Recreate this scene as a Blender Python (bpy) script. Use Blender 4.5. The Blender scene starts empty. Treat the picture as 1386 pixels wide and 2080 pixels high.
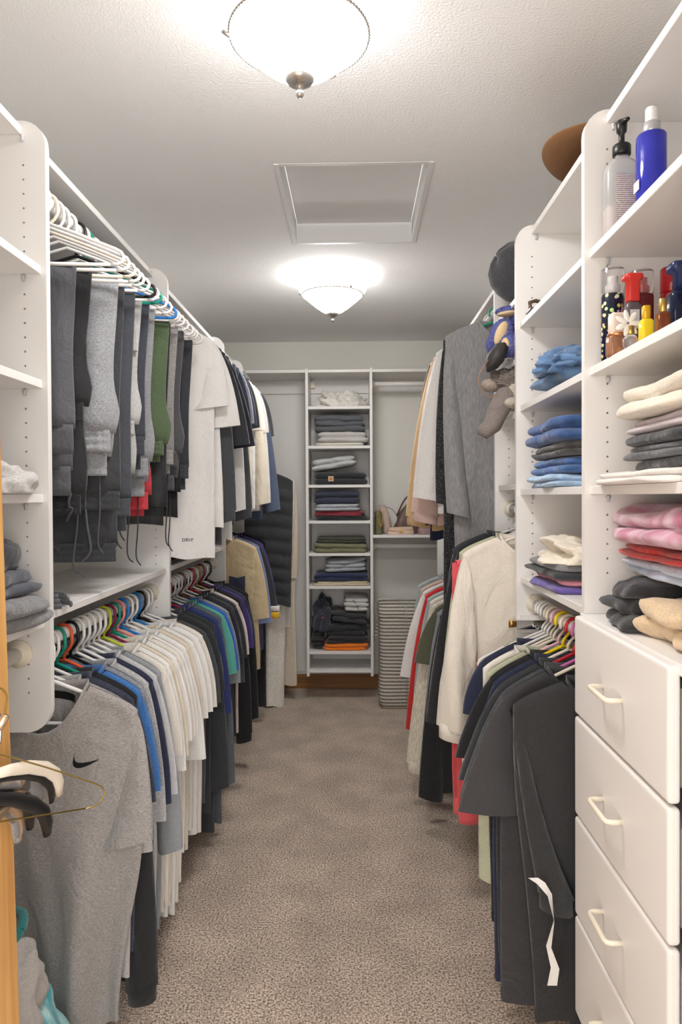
import bpy, bmesh, math, random
from mathutils import Vector, Matrix, noise

# ---------------------------------------------------------------- camera, world, exposure
SC = bpy.context.scene
COL = SC.collection
FPX, CAMZ = 1387.0, 1.354
VPX, HZY = 722.0, 1008.0            # where the room axis meets the horizon in the photograph

cam_d = bpy.data.cameras.new('camera')
cam_d.sensor_fit = 'VERTICAL'
cam_d.sensor_height = 36.0
cam_d.lens = 24.0
cam = bpy.data.objects.new('camera', cam_d)
COL.objects.link(cam)
YAW, PITCH, ROLL = math.radians(1.2), math.radians(0.7), math.radians(-0.3)
cam.matrix_world = (Matrix.Translation((0, 0, CAMZ)) @ Matrix.Rotation(YAW, 4, 'Z')
                    @ Matrix.Rotation(math.pi / 2 - PITCH, 4, 'X') @ Matrix.Rotation(ROLL, 4, 'Z'))
cam_d.shift_y = -(1040 - HZY - FPX * math.tan(PITCH)) / 2080
cam_d.clip_start = 0.02
SC.camera = cam

w = bpy.data.worlds.new('world'); SC.world = w
w.use_nodes = True
w.node_tree.nodes['Background'].inputs[0].default_value = (1.0, 0.985, 0.96, 1)
w.node_tree.nodes['Background'].inputs[1].default_value = 2.6
SC.view_settings.view_transform = 'Standard'
SC.view_settings.look = 'None'
SC.view_settings.gamma = 1.0
SC.view_settings.use_curve_mapping = False
SC.view_settings.exposure = 0.60
LAMP_GLASS = 36.0      # emission of the lit glass bowls
LAMP_BULB = 2.6      # watts of each bulb, open upwards to the ceiling

# ---------------------------------------------------------------- helpers
def lin(h):
    h = h.lstrip('#')
    out = []
    for i in (0, 2, 4):
        c = int(h[i:i+2], 16) / 255
        out.append(c / 12.92 if c <= .04045 else ((c + .055) / 1.055) ** 2.4)
    return (*out, 1)

def nz(p, s=1.0):
    return noise.noise(Vector(p) * s)

def at_y(px, py, y):
    """point on the plane Y = y seen at a pixel (room axis through the vanishing point)"""
    s = FPX / y
    return ((px - VPX) / s, y, CAMZ - (py - HZY) / s)

class MB:
    def __init__(self):
        self.v, self.f, self.smooth = [], [], []
    def add(self, vs, fs, smooth=True):
        b = len(self.v)
        self.v += [tuple(p) for p in vs]
        self.f += [tuple(b + i for i in f) for f in fs]
        self.smooth += [smooth] * len(fs)
    def box(self, lo, hi, smooth=False):
        (x0, y0, z0), (x1, y1, z1) = lo, hi
        self.add([(x0,y0,z0),(x1,y0,z0),(x1,y1,z0),(x0,y1,z0),(x0,y0,z1),(x1,y0,z1),(x1,y1,z1),(x0,y1,z1)],
                 [(0,3,2,1),(4,5,6,7),(0,1,5,4),(1,2,6,5),(2,3,7,6),(3,0,4,7)], smooth)
        return self
    def loft(self, rings, cap0=False, cap1=False, closed=True, smooth=True):
        n = len(rings[0]); vs = [p for r in rings for p in r]; fs = []
        for i in range(len(rings) - 1):
            for j in range(n if closed else n - 1):
                a, b = i*n + j, i*n + (j+1) % n
                fs.append((a, b, b + n, a + n))
        if cap0: fs.append(tuple(reversed(range(n))))
        if cap1: fs.append(tuple(range((len(rings)-1)*n, len(rings)*n)))
        self.add(vs, fs, smooth)
        return self
    def tube(self, pts, r, n=8, caps=True, flat=None):
        pts = [Vector(p) for p in pts]; rings = []
        t0 = (pts[1] - pts[0]).normalized()
        up = Vector((0,0,1)) if abs(t0.z) < .9 else Vector((0,1,0))
        nrm = (up - t0 * up.dot(t0)).normalized()
        for i, p in enumerate(pts):
            t = (pts[min(i+1, len(pts)-1)] - pts[max(i-1, 0)]).normalized()
            nrm = (nrm - t * nrm.dot(t)).normalized()
            b = t.cross(nrm)
            rr = r[i] if isinstance(r, (list, tuple)) else r
            fl = 1 if flat is None else flat
            rings.append([p + nrm * (math.cos(2*math.pi*k/n) * rr) + b * (math.sin(2*math.pi*k/n) * rr * fl) for k in range(n)])
        return self.loft(rings, caps, caps)
    def lathe(self, prof, c=(0,0,0), n=24, cap0=False, cap1=False, smooth=True):
        rings = [[(c[0] + r*math.cos(2*math.pi*k/n), c[1] + r*math.sin(2*math.pi*k/n), c[2] + z) for k in range(n)] for r, z in prof]
        return self.loft(rings, cap0, cap1, True, smooth)
    def ball(self, c, r, n=14, m=9, rough=0.0, seed=0, freq=20):
        rx, ry, rz = (r, r, r) if not isinstance(r, (tuple, list)) else r
        rings = []
        for i in range(m + 1):
            th = math.pi * min(max(i / m, .02), .98)
            ring = []
            for k in range(n):
                ph = 2*math.pi*k/n
                d = Vector((math.sin(th)*math.cos(ph), math.sin(th)*math.sin(ph), -math.cos(th)))
                q = 1 + rough * noise.noise(d * freq * .12 + Vector((seed, seed*1.7, 0)))
                ring.append((c[0]+d.x*rx*q, c[1]+d.y*ry*q, c[2]+d.z*rz*q))
            rings.append(ring)
        return self.loft(rings, True, True)
    def weld(self, d=1e-5):
        self._weld = d
        return self

def mesh_of(name, mb, mat):
    me = bpy.data.meshes.new(name)
    me.from_pydata(mb.v, [], mb.f)
    me.polygons.foreach_set('use_smooth', mb.smooth)
    if getattr(mb, '_weld', 0):
        bm = bmesh.new(); bm.from_mesh(me)
        bmesh.ops.remove_doubles(bm, verts=bm.verts, dist=mb._weld)
        bm.to_mesh(me); bm.free()
    if mat: me.materials.append(mat)
    me.update()
    return me

def obj(name, mb, mat, parent=None, loc=None, rot=None, label=None):
    o = bpy.data.objects.new(name, mesh_of(name, mb, mat))
    COL.objects.link(o)
    if parent: o.parent = parent
    if loc: o.location = loc
    if rot: o.rotation_euler = rot
    if label: o['label'] = label
    return o

def tag(o, label, cat, group=None):
    o['label'] = label; o['category'] = cat
    if group: o['group'] = group
    return o

def thing(name, label, cat, loc=(0,0,0), rot=(0,0,0), group=None):
    o = bpy.data.objects.new(name, None); COL.objects.link(o)
    o.location = loc; o.rotation_euler = rot
    o.empty_display_size = .05
    return tag(o, label, cat, group)

def struct(name, mb, mat, label=None):
    o = obj(name, mb, mat); o['kind'] = 'structure'
    if label: o['label'] = label
    return o

def bevel(o, width, seg=2):
    m = o.modifiers.new('edge', 'BEVEL'); m.width = width; m.segments = seg; m.limit_method = 'ANGLE'
    return o

# ---------------------------------------------------------------- materials
MATS = {}
def nodes_of(name):
    m = bpy.data.materials.new(name); m.use_nodes = True
    nt = m.node_tree
    return m, nt, nt.nodes['Principled BSDF']

def mat(name, col, rough=.5, metal=0.0, trans=0.0, ior=1.45, bump=None, spec=None, alpha=None, coat=0):
    if name in MATS: return MATS[name]
    m, nt, b = nodes_of(name)
    c = lin(col) if isinstance(col, str) else col
    b.inputs['Base Color'].default_value = c
    b.inputs['Roughness'].default_value = rough
    b.inputs['Metallic'].default_value = metal
    b.inputs['Transmission Weight'].default_value = trans
    b.inputs['IOR'].default_value = ior
    b.inputs['Coat Weight'].default_value = coat
    if spec is not None: b.inputs['Specular IOR Level'].default_value = spec
    if alpha is not None: b.inputs['Alpha'].default_value = alpha
    if bump:
        scale, strength, dist = bump
        tc = nt.nodes.new('ShaderNodeTexCoord')
        n = nt.nodes.new('ShaderNodeTexNoise'); n.inputs['Scale'].default_value = scale; n.inputs['Detail'].default_value = 4
        bp = nt.nodes.new('ShaderNodeBump'); bp.inputs['Strength'].default_value = strength; bp.inputs['Distance'].default_value = dist
        nt.links.new(tc.outputs['Object'], n.inputs['Vector'])
        nt.links.new(n.outputs['Fac'], bp.inputs['Height'])
        nt.links.new(bp.outputs['Normal'], b.inputs['Normal'])
    MATS[name] = m
    return m

def fab(col, heather=.06, kind='knit', col2=None):
    """cloth: fine weave relief, light/dark yarn mix, soft sheen"""
    key = ('fab', col, heather, kind, col2)
    if key in MATS: return MATS[key]
    m, nt, b = nodes_of('cloth_' + col.lstrip('#') + kind)
    L, N = nt.links.new, nt.nodes.new
    tc = N('ShaderNodeTexCoord')
    c = lin(col)
    mixc = N('ShaderNodeMix'); mixc.data_type = 'RGBA'
    n1 = N('ShaderNodeTexNoise'); n1.inputs['Detail'].default_value = 3
    mp = N('ShaderNodeMapping')
    L(tc.outputs['Object'], mp.inputs['Vector']); L(mp.outputs['Vector'], n1.inputs['Vector'])
    rel = N('ShaderNodeTexNoise'); rel.inputs['Scale'].default_value = 420; rel.inputs['Detail'].default_value = 2
    L(tc.outputs['Object'], rel.inputs['Vector'])
    ramp = N('ShaderNodeValToRGB'); ramp.color_ramp.elements[0].position = .36; ramp.color_ramp.elements[1].position = .64
    L(n1.outputs['Fac'], ramp.inputs['Fac'])
    L(ramp.outputs['Color'], mixc.inputs['Factor'])
    if kind == 'tiedye':
        n1.inputs['Scale'].default_value = 9; n1.inputs['Distortion'].default_value = 1.5
        lo, hi = c, lin(col2)
    elif kind == 'denim':
        mp.inputs['Scale'].default_value = (1, 1, .4); n1.inputs['Scale'].default_value = 14
        lo, hi = tuple(x*.72 for x in c[:3]) + (1,), tuple(min(1, x*1.45 + .02) for x in c[:3]) + (1,)
    elif kind == 'lace':
        v = N('ShaderNodeTexVoronoi'); v.feature = 'DISTANCE_TO_EDGE'; v.inputs['Scale'].default_value = 75
        L(tc.outputs['Object'], v.inputs['Vector'])
        L(v.outputs['Distance'], ramp.inputs['Fac']); ramp.color_ramp.elements[0].position = .02; ramp.color_ramp.elements[1].position = .2
        lo, hi = lin(col2 or col), c
    elif kind == 'rib':
        mp.inputs['Scale'].default_value = (1, 1, .12); n1.inputs['Scale'].default_value = 330
        lo, hi = tuple(x*(1-2*heather) for x in c[:3]) + (1,), tuple(min(1, x*(1+2*heather) + heather*.05) for x in c[:3]) + (1,)
    else:
        mp.inputs['Scale'].default_value = (1, 1, 2.6); n1.inputs['Scale'].default_value = 190
        lo, hi = tuple(x*(1-2*heather) for x in c[:3]) + (1,), tuple(min(1, x*(1+2*heather) + heather*.05) for x in c[:3]) + (1,)
    mixc.inputs[6].default_value = lo; mixc.inputs[7].default_value = hi
    L(mixc.outputs[2], b.inputs['Base Color'])
    b.inputs['Roughness'].default_value = .88
    b.inputs['Specular IOR Level'].default_value = .2
    b.inputs['Sheen Weight'].default_value = .25
    b.inputs['Sheen Roughness'].default_value = .6
    wr = N('ShaderNodeTexNoise'); wr.inputs['Scale'].default_value = 9; wr.inputs['Detail'].default_value = 3; wr.inputs['Distortion'].default_value = 1.6
    mp2 = N('ShaderNodeMapping'); mp2.inputs['Scale'].default_value = (1.2, 1.2, .75)
    L(tc.outputs['Object'], mp2.inputs['Vector']); L(mp2.outputs['Vector'], wr.inputs['Vector'])
    bp = N('ShaderNodeBump'); bp.inputs['Strength'].default_value = .35; bp.inputs['Distance'].default_value = .0012
    L(rel.outputs['Fac'], bp.inputs['Height'])
    bp2 = N('ShaderNodeBump'); bp2.inputs['Strength'].default_value = .55; bp2.inputs['Distance'].default_value = .016
    L(wr.outputs['Fac'], bp2.inputs['Height']); L(bp.outputs['Normal'], bp2.inputs['Normal'])
    L(bp2.outputs['Normal'], b.inputs['Normal'])
    MATS[key] = m
    return m

def plastic(col):
    return mat('hanger_plastic_' + col.lstrip('#'), col, rough=.32, spec=.5)

def carpet_mat():
    m, nt, b = nodes_of('carpet'); L, N = nt.links.new, nt.nodes.new
    tc = N('ShaderNodeTexCoord')
    n = N('ShaderNodeTexNoise'); n.inputs['Scale'].default_value = 165; n.inputs['Detail'].default_value = 4; n.inputs['Roughness'].default_value = .75
    L(tc.outputs['Object'], n.inputs['Vector'])
    r = N('ShaderNodeValToRGB'); e = r.color_ramp.elements
    e[0].position = .40; e[0].color = lin('#63493a'); e[1].position = .60; e[1].color = lin('#fdeedd')
    k = r.color_ramp.elements.new(.5); k.color = lin('#d2b8a2')
    L(n.outputs['Fac'], r.inputs['Fac'])
    big = N('ShaderNodeTexNoise'); big.inputs['Scale'].default_value = 5.5; big.inputs['Detail'].default_value = 3
    L(tc.outputs['Object'], big.inputs['Vector'])
    rb = N('ShaderNodeMapRange'); rb.inputs[1].default_value = .35; rb.inputs[2].default_value = .65; rb.inputs[3].default_value = .86; rb.inputs[4].default_value = 1.15
    L(big.outputs['Fac'], rb.inputs[0])
    mul = N('ShaderNodeMix'); mul.data_type = 'RGBA'; mul.blend_type = 'MULTIPLY'; mul.inputs['Factor'].default_value = 1
    L(r.outputs['Color'], mul.inputs[6]); L(rb.outputs[0], mul.inputs[7])
    L(mul.outputs[2], b.inputs['Base Color'])
    b.inputs['Roughness'].default_value = .95; b.inputs['Specular IOR Level'].default_value = .1
    b.inputs['Sheen Weight'].default_value = .3
    bp = N('ShaderNodeBump'); bp.inputs['Strength'].default_value = .9; bp.inputs['Distance'].default_value = .008
    L(n.outputs['Fac'], bp.inputs['Height'])
    bp2 = N('ShaderNodeBump'); bp2.inputs['Strength'].default_value = .35; bp2.inputs['Distance'].default_value = .010
    L(big.outputs['Fac'], bp2.inputs['Height']); L(bp.outputs['Normal'], bp2.inputs['Normal'])
    L(bp2.outputs['Normal'], b.inputs['Normal'])
    return m

def wood_mat(name, c1, c2, axis=2):
    m, nt, b = nodes_of(name); L, N = nt.links.new, nt.nodes.new
    tc = N('ShaderNodeTexCoord'); mp = N('ShaderNodeMapping')
    sc = [45, 45, 45]; sc[axis] = 1.5
    mp.inputs['Scale'].default_value = sc
    n = N('ShaderNodeTexNoise'); n.inputs['Scale'].default_value = 1.5; n.inputs['Detail'].default_value = 5; n.inputs['Distortion'].default_value = .6
    r = N('ShaderNodeValToRGB'); r.color_ramp.elements[0].color = lin(c1); r.color_ramp.elements[1].color = lin(c2)
    r.color_ramp.elements[0].position = .3; r.color_ramp.elements[1].position = .7
    L(tc.outputs['Object'], mp.inputs[0]); L(mp.outputs[0], n.inputs['Vector']); L(n.outputs['Fac'], r.inputs['Fac']); L(r.outputs['Color'], b.inputs['Base Color'])
    b.inputs['Roughness'].default_value = .4
    return m

def stripe_mat(name, a, bcol, period, duty=.5):
    m, nt, b = nodes_of(name); L, N = nt.links.new, nt.nodes.new
    tc = N('ShaderNodeTexCoord'); sep = N('ShaderNodeSeparateXYZ'); L(tc.outputs['Object'], sep.inputs[0])
    nn = N('ShaderNodeTexNoise'); nn.inputs['Scale'].default_value = 60; L(tc.outputs['Object'], nn.inputs['Vector'])
    ad = N('ShaderNodeMath'); ad.operation = 'MULTIPLY_ADD'; L(nn.outputs['Fac'], ad.inputs[0]); ad.inputs[1].default_value = .004; L(sep.outputs['Z'], ad.inputs[2])
    md = N('ShaderNodeMath'); md.operation = 'PINGPONG'; L(ad.outputs[0], md.inputs[0]); md.inputs[1].default_value = period / 2
    gt = N('ShaderNodeMapRange'); L(md.outputs[0], gt.inputs[0]); gt.inputs[1].default_value = period/2*duty*.85; gt.inputs[2].default_value = period/2*duty*1.15
    mx = N('ShaderNodeMix'); mx.data_type = 'RGBA'; L(gt.outputs[0], mx.inputs['Factor']); mx.inputs[6].default_value = lin(a); mx.inputs[7].default_value = lin(bcol)
    L(mx.outputs[2], b.inputs['Base Color']); b.inputs['Roughness'].default_value = .9
    wr = N('ShaderNodeTexNoise'); wr.inputs['Scale'].default_value = 14; L(tc.outputs['Object'], wr.inputs['Vector'])
    bp = N('ShaderNodeBump'); bp.inputs['Strength'].default_value = .5; bp.inputs['Distance'].default_value = .01; L(wr.outputs['Fac'], bp.inputs['Height']); L(bp.outputs['Normal'], b.inputs['Normal'])
    return m

WHITE = mat('white_melamine', '#ebe8e5', rough=.38, spec=.4)
EDGE = mat('white_edge_band', '#efecea', rough=.35, spec=.4)
WALLM = mat('wall_paint', '#e6e4dd', rough=.85, bump=(90, .15, .004))
CEILM = mat('ceiling_orange_peel', '#f0efee', rough=.9, bump=(150, .4, .005))
TRIMW = mat('white_trim_paint', '#e4e4e2', rough=.5)
RODM = mat('white_rod', '#e9e6e1', rough=.35)
CREAM = mat('cream_plastic', '#ece4d2', rough=.35)
NICKEL = mat('satin_nickel', '#b9b4ae', rough=.3, metal=.9)
BRASSY = mat('satin_brass_nickel', '#d8bda0', rough=.28, metal=.9)
CHROME = mat('chrome', '#d8d8d8', rough=.12, metal=1)
OAK = wood_mat('oak_door', '#c98f4e', '#e2b06c')
OAKB = wood_mat('oak_baseboard', '#7d5128', '#a4713f', axis=0)
BLACKP = mat('black_plastic', '#141414', rough=.35)
PINM = mat('pin_plastic', '#c9c9cb', rough=.25)
CLEAR = mat('clear_plastic', '#f2f2f4', rough=.08, trans=.92, ior=1.3)
# ---------------------------------------------------------------- room shell
XL, XR, YB, YF, ZC = -1.045, 0.861, 4.808, 0.30, 2.44
D = 0.356                                    # depth of the side panels
TH = 0.019

struct('floor', MB().box((XL-.1, YF-1.2, -.05), (XR+.1, YB+.1, 0)), carpet_mat(), 'speckled beige cut-pile carpet')
struct('wall_left', MB().box((XL-.1, YF, 0), (XL, YB+.1, ZC)), WALLM, 'off-white painted side wall')
struct('wall_right', MB().box((XR, YF, 0), (XR+.1, YB+.1, ZC)), WALLM, 'off-white painted side wall')
struct('wall_back', MB().box((XL, YB, 0), (XR, YB+.1, ZC)), WALLM, 'off-white painted end wall')
fw = MB()
fw.box((XL-.1, YF-.1, 0), (-.60, YF, ZC)); fw.box((.30, YF-.1, 0), (XR+.1, YF, ZC)); fw.box((-.60, YF-.1, 2.05), (.30, YF, ZC))
struct('wall_front', fw, WALLM, 'off-white painted wall with the doorway')
HX0, HX1, HY0, HY1, HD = -.262, .262, 2.237, 2.951, .08
ce = MB()
ce.box((XL-.1, YF-.1, ZC), (XR+.1, HY0, ZC+.02)); ce.box((XL-.1, HY1, ZC), (XR+.1, YB+.1, ZC+.02))
ce.box((XL-.1, HY0, ZC), (HX0, HY1, ZC+.02)); ce.box((HX1, HY0, ZC), (XR+.1, HY1, ZC+.02))
struct('ceiling', ce, CEILM, 'pale ceiling with orange-peel texture')
tr = MB(); e = .016
tr.box((HX0, HY0, ZC-.003), (HX0+e, HY1, ZC+HD+.03)); tr.box((HX1-e, HY0, ZC-.003), (HX1, HY1, ZC+HD+.03))
tr.box((HX0+e, HY0, ZC-.001), (HX1-e, HY0+e, ZC+HD+.03)); tr.box((HX0+e, HY1-e, ZC-.001), (HX1-e, HY1, ZC+HD+.03))
struct('trim_1', tr, TRIMW, 'white painted boards lining the attic hatch opening')
hp = obj('attic_hatch_panel', MB().box((HX0+e+.004, HY0+e+.004, ZC+HD), (HX1-e-.004, HY1-e-.006, ZC+HD+.02)), CEILM)
tag(hp, 'textured square attic hatch panel recessed in the ceiling', 'attic hatch'); hp['kind'] = 'structure'
bb = MB()
for y0, z0, z1 in ((YB-.014, 0, .085), (YB-.010, .085, .1)):
    bb.box((XL, y0, z0), (XR, YB, z1))
bevel(struct('baseboard_back', bb, OAKB, 'brown oak baseboard along the end wall'), .003)

# door standing open into the closet, lever handle near its free edge
dr = struct('door_1', MB().box((-.602, YF+.03, .012), (-.562, 1.094, 2.035)), OAK, 'oak door standing open')
bevel(dr, .003)
dr.rotation_euler = (0, math.radians(-1.25), 0); dr.location = (.021, 0, 0)     # hangs a little out of plumb
lv = MB(); ly, lz = 1.035, .918
lv.tube([(-.562, ly, lz), (-.553, ly, lz)], .027, 24)
o = obj('handle_rose', lv, BRASSY, dr)
lv = MB(); lv.tube([(-.556, ly, lz), (-.522, ly, lz)], .0105, 16)
lv.tube([(-.522, ly+.012, lz), (-.522, ly, lz), (-.523, ly-.02, lz-.002), (-.522, ly-.06, lz-.008), (-.524, ly-.105, lz-.018), (-.530, ly-.122, lz-.022)], [.010, .0125, .0115, .0105, .010, .008], 14)
obj('lever_handle', lv, BRASSY, dr)
obj('coat_hook', MB().tube([(-.562, .93, 1.05), (-.535, .93, 1.048), (-.490, .93, 1.050), (-.482, .93, 1.064)], [.012, .0075, .007, .005], 12), BRASSY, dr)

# ---------------------------------------------------------------- shelving
def side_panel(parent, wall, sgn, depth, y, z0, z1, rt=.055, rb=.055, holes=True, hz0=None, hz1=None):
    """panel standing off a side wall (in the XZ plane), rounded outer corners, drilled near face"""
    def arc(cx, cz, r, a0, a1, n=7):
        return [(cx + r*math.cos(a0 + (a1-a0)*i/n), cz + r*math.sin(a0 + (a1-a0)*i/n)) for i in range(n+1)]
    out = [(0, z0)] + (arc(depth-rb, z0+rb, rb, -math.pi/2, 0) if rb else [(depth, z0)])
    out += (arc(depth-rt, z1-rt, rt, 0, math.pi/2) if rt else [(depth, z1)]) + [(0, z1)]
    P = lambda u, z, yy: (wall + sgn*u, yy, z)
    bm = bmesh.new()
    def loop(pts, yy):
        vs = [bm.verts.new(P(u, z, yy)) for u, z in pts]
        return vs, [bm.edges.new((vs[i], vs[(i+1) % len(vs)])) for i in range(len(vs))]
    v0, e0 = loop(out, y)
    edges = list(e0); pits = []
    if holes:
        a, b = (z0+.09 if hz0 is None else hz0), (z1-.07 if hz1 is None else hz1)
        k = 0
        while a + k*.032 < b:
            hz = a + k*.032; k += 1
            for hu in (depth-.05, .06):
                pts = [(hu + .0026*math.cos(t*math.pi/4), hz + .0026*math.sin(t*math.pi/4)) for t in range(8)]
                hv, he = loop(pts, y); edges += he
                dv = [bm.verts.new(P(u, z, y + .011)) for u, z in pts]
                pits.append((hv, dv))
    bmesh.ops.triangle_fill(bm, edges=edges, use_beauty=True)
    for hv, dv in pits:
        for i in range(8):
            bm.faces.new((hv[i], hv[(i+1) % 8], dv[(i+1) % 8], dv[i]))
        bm.faces.new(dv)
    v1, _ = loop(out, y + TH)
    bm.faces.new(v1)
    for i in range(len(out)):
        bm.faces.new((v0[i], v0[(i+1) % len(out)], v1[(i+1) % len(out)], v1[i]))
    bmesh.ops.recalc_face_normals(bm, faces=bm.faces)
    me = bpy.data.meshes.new('side_panel'); bm.to_mesh(me); bm.free(); me.materials.append(WHITE)
    o = bpy.data.objects.new('side_panel', me); COL.objects.link(o); o.parent = parent
    return o

def shelf(parent, lo, hi, name='shelf'):
    return bevel(obj(name, MB().box(lo, hi), WHITE, parent), .0012, 1)

def pin(parent, x, y, z):
    mb = MB(); mb.tube([(x, y, z-.006), (x, y-.008, z-.006)], .004, 8); mb.tube([(x, y-.004, z-.002), (x, y-.004, z-.016)], .0035, 8)
    return obj('shelf_pin', mb, PINM, parent)

def rod(x, y0, y1, z, unit, along='y'):
    if along == 'y': a, b, d = (x, y0, z), (x, y1, z), Vector((0, 1, 0))
    else: a, b, d = (y0, x, z), (y1, x, z), Vector((1, 0, 0))
    t = obj('rod', MB().tube([a, b], .0163, 20), RODM, unit)
    for p, s in ((Vector(a), 1), (Vector(b), -1)):
        mb = MB(); mb.tube([p, p + d*s*.007, p + d*s*.008, p + d*s*.02], [.031, .031, .0215, .0205], 24)
        obj('flange', mb, CREAM, t)
    return t

ZT0, ZT1 = 2.166, 2.185
ROD_U, ROD_L = 2.085, 1.003
RXL, RXR = -.76, .565
L = [0.72, 1.520, 2.510, 3.590, 4.200]
lu = thing('closet_shelving', 'long white wall-hung shelving run holding pants and shirts beside the oak door', 'shelving')
for i, y in enumerate(L):
    side_panel(lu, XL, 1, D, y, .824, 2.197, holes=i > 0)
for i in range(4):
    y0, y1 = L[i]+TH, L[i+1]
    shelf(lu, (XL, y0, ZT0), (-.742, y1, ZT1))
FX = XL + D - .012
for z in (1.873, 1.618, 1.362, 1.082):
    shelf(lu, (XL, L[0]+TH, z-TH), (FX, L[1], z))
    pin(lu, XL+D-.05, L[1], z-TH)
pin(lu, XL+D-.05, L[1], ZT0)
for i in (1, 2):
    shelf(lu, (XL, L[i]+TH, 1.0735), (FX, L[i+1], 1.0925))
for z in (1.89, 1.68):                                              # corner shelves past the last panel
    shelf(lu, (XL, L[4]+TH, z-TH), (-.585, 4.46, z))
shelf(lu, (XL, L[4]+TH, ZT0), (-.72, 4.47, ZT1))
for i in range(1, 4):
    obj('back_cleat', MB().box((XL, L[i]+TH, 2.02), (XL+.016, L[i+1], ZT0)), WHITE, lu)
rod(RXL, L[0]+TH, L[1], 1.003, lu)
rod(RXL, L[1]+TH, L[2], ROD_U, lu)
rod(RXL, L[2]+TH, L[3], ROD_U, lu)
rod(RXL, L[3]+TH, L[4], ROD_U, lu)
rod(RXL, L[1]+TH, L[2], ROD_L, lu)
rod(RXL, L[2]+TH, L[3], ROD_L, lu)
rod(RXL, L[3]+TH, L[4], 1.215, lu)

R = [1.045, 1.514, 2.150, 2.477, 4.215]
ru = thing('closet_shelving', 'white wall-hung shelving run with bottles, jeans and plush toys above the drawers', 'shelving')
for i, y in enumerate(R):
    side_panel(ru, XR, -1, D, y, .824 if i > 1 else 1.092, 2.197, holes=i in (1, 2, 3), rb=.055 if i > 1 else 0)
FXR = XR - D + .012
for i in range(4):
    xf = .553 if i != 3 else .56
    shelf(ru, (xf, R[i]+TH, ZT0), (XR, R[i+1], ZT1))
pin(ru, XR-D+.062, R[1], ZT0); pin(ru, XR-D+.062, R[2], ZT0)
for z in (1.892, 1.634, 1.374):
    shelf(ru, (FXR, R[0]+TH, z-TH), (XR, R[1], z)); pin(ru, XR-D+.05, R[1], z-TH)
for z in (1.895, 1.634, 1.374, 1.100):
    shelf(ru, (FXR, R[1]+TH, z-TH), (XR, R[2], z)); pin(ru, XR-D+.05, R[2], z-TH)
for z in (1.990, 1.795, 1.622, 1.390):
    shelf(ru, (FXR, R[2]+TH, z-TH), (XR, R[3], z))
obj('back_cleat', MB().box((XR-.016, R[3]+TH, 2.02), (XR, R[4], ZT0)), WHITE, ru)
rod(RXR, R[1]+TH, R[2], 1.013, ru)
rod(RXR, R[2]+TH, R[3], 1.306, ru)
rod(RXR, R[3]+TH, R[4], ROD_U, ru)
rod(RXR, 2.74, R[4], ROD_L, ru)
obj('rod_bracket', MB().box((RXR-.012, 2.722, ROD_L-.03), (XR, 2.738, ROD_L+.02)), WHITE, ru)

# unit on the end wall
BF, T0, T1, BR = 4.489, -.326, .116, .585
bu = thing('closet_shelving', 'white shelf tower of folded clothes on the end wall with open hanging bays beside it', 'shelving')
def bpanel(x, z0, z1=2.197):
    o = bevel(obj('side_panel', MB().box((x, BF, z0), (x+TH, YB, z1)), WHITE, bu), .002); return o
bpanel(T0, .165); bpanel(T1-TH, .165); bpanel(BR, .80)
TSH = [2.187, 1.946, 1.687, 1.430, 1.193, .979, .762, .330, .208]
for z in TSH:
    shelf(bu, (T0+TH, BF+(.002), z-TH), (T1-TH, YB, z))
shelf(bu, (T1, BF+.004, ZT0+.002), (BR, YB, ZT1+.002)); shelf(bu, (-.72, BF+.004, ZT0+.002), (T0, YB, ZT1+.002))
shelf(bu, (T1, BF+.004, 1.079), (BR, YB, 1.098))
for x0, x1 in ((-.72, T0), (T0+TH, T1-TH), (T1, BR)):
    obj('back_cleat', MB().box((x0, YB-.017, 2.075), (x1, YB, ZT0+.002)), WHITE, bu)
obj('back_panel', MB().box((-.665, YB-.010, .12), (T0, YB, 2.06)), WHITE, bu)
obj('tower_back', MB().box((T0+TH, YB-.006, .19), (T1-TH, YB, 2.07)), WHITE, bu)
obj('cleat_bracket', MB().box((T0+TH, YB-.05, 2.11), (T0+TH+.03, YB-.017, 2.15)), CREAM, bu)
rod(4.60, T1, BR, 2.105, bu, 'x')
rod(4.60, T1, BR, 1.015, bu, 'x')

# drawer chest
dc = thing('drawer_chest', 'white four-drawer chest with cream wire pulls under the bottle shelves', 'chest of drawers')
CY0, CY1 = R[0], R[1]+TH
ca = MB()
ca.box((.512, CY0, .07), (XR-.005, CY0+TH, 1.073)); ca.box((.512, CY1-TH, .07), (XR-.005, CY1-.001, 1.073)); ca.box((.56, CY0+TH, 0), (XR-.005, CY1-TH, .115))
obj('carcass', ca, WHITE, dc)
bevel(obj('top', MB().box((.500, CY0-.004, 1.073), (XR-.005, CY1-.001, 1.0915)), WHITE, dc), .002)
zt = 1.088
for k in range(4):
    z1 = zt - k*.2225; z0 = z1 - .217
    dw = MB().box((.484, CY0+.020, z0), (.5045, CY1-.012, z1))
    d_ = bevel(obj('drawer', dw, WHITE, dc), .007, 3)
    obj('drawer_box', MB().box((.512, CY0+.035, z0+.02), (.84, CY1-.035, z1-.04)), WHITE, d_)
    zc = z0 + .108; yc = 1.296
    h = MB(); r = .012
    h.tube([(.4845, yc-.048, zc), (.464, yc-.048, zc), (.457, yc-.0455, zc), (.4545, yc-.038, zc), (.4545, yc+.038, zc), (.457, yc+.0455, zc), (.464, yc+.048, zc), (.4845, yc+.048, zc)], .0048, 12)
    obj('handle', h, CREAM, d_, label='cream wire pull')

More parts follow.
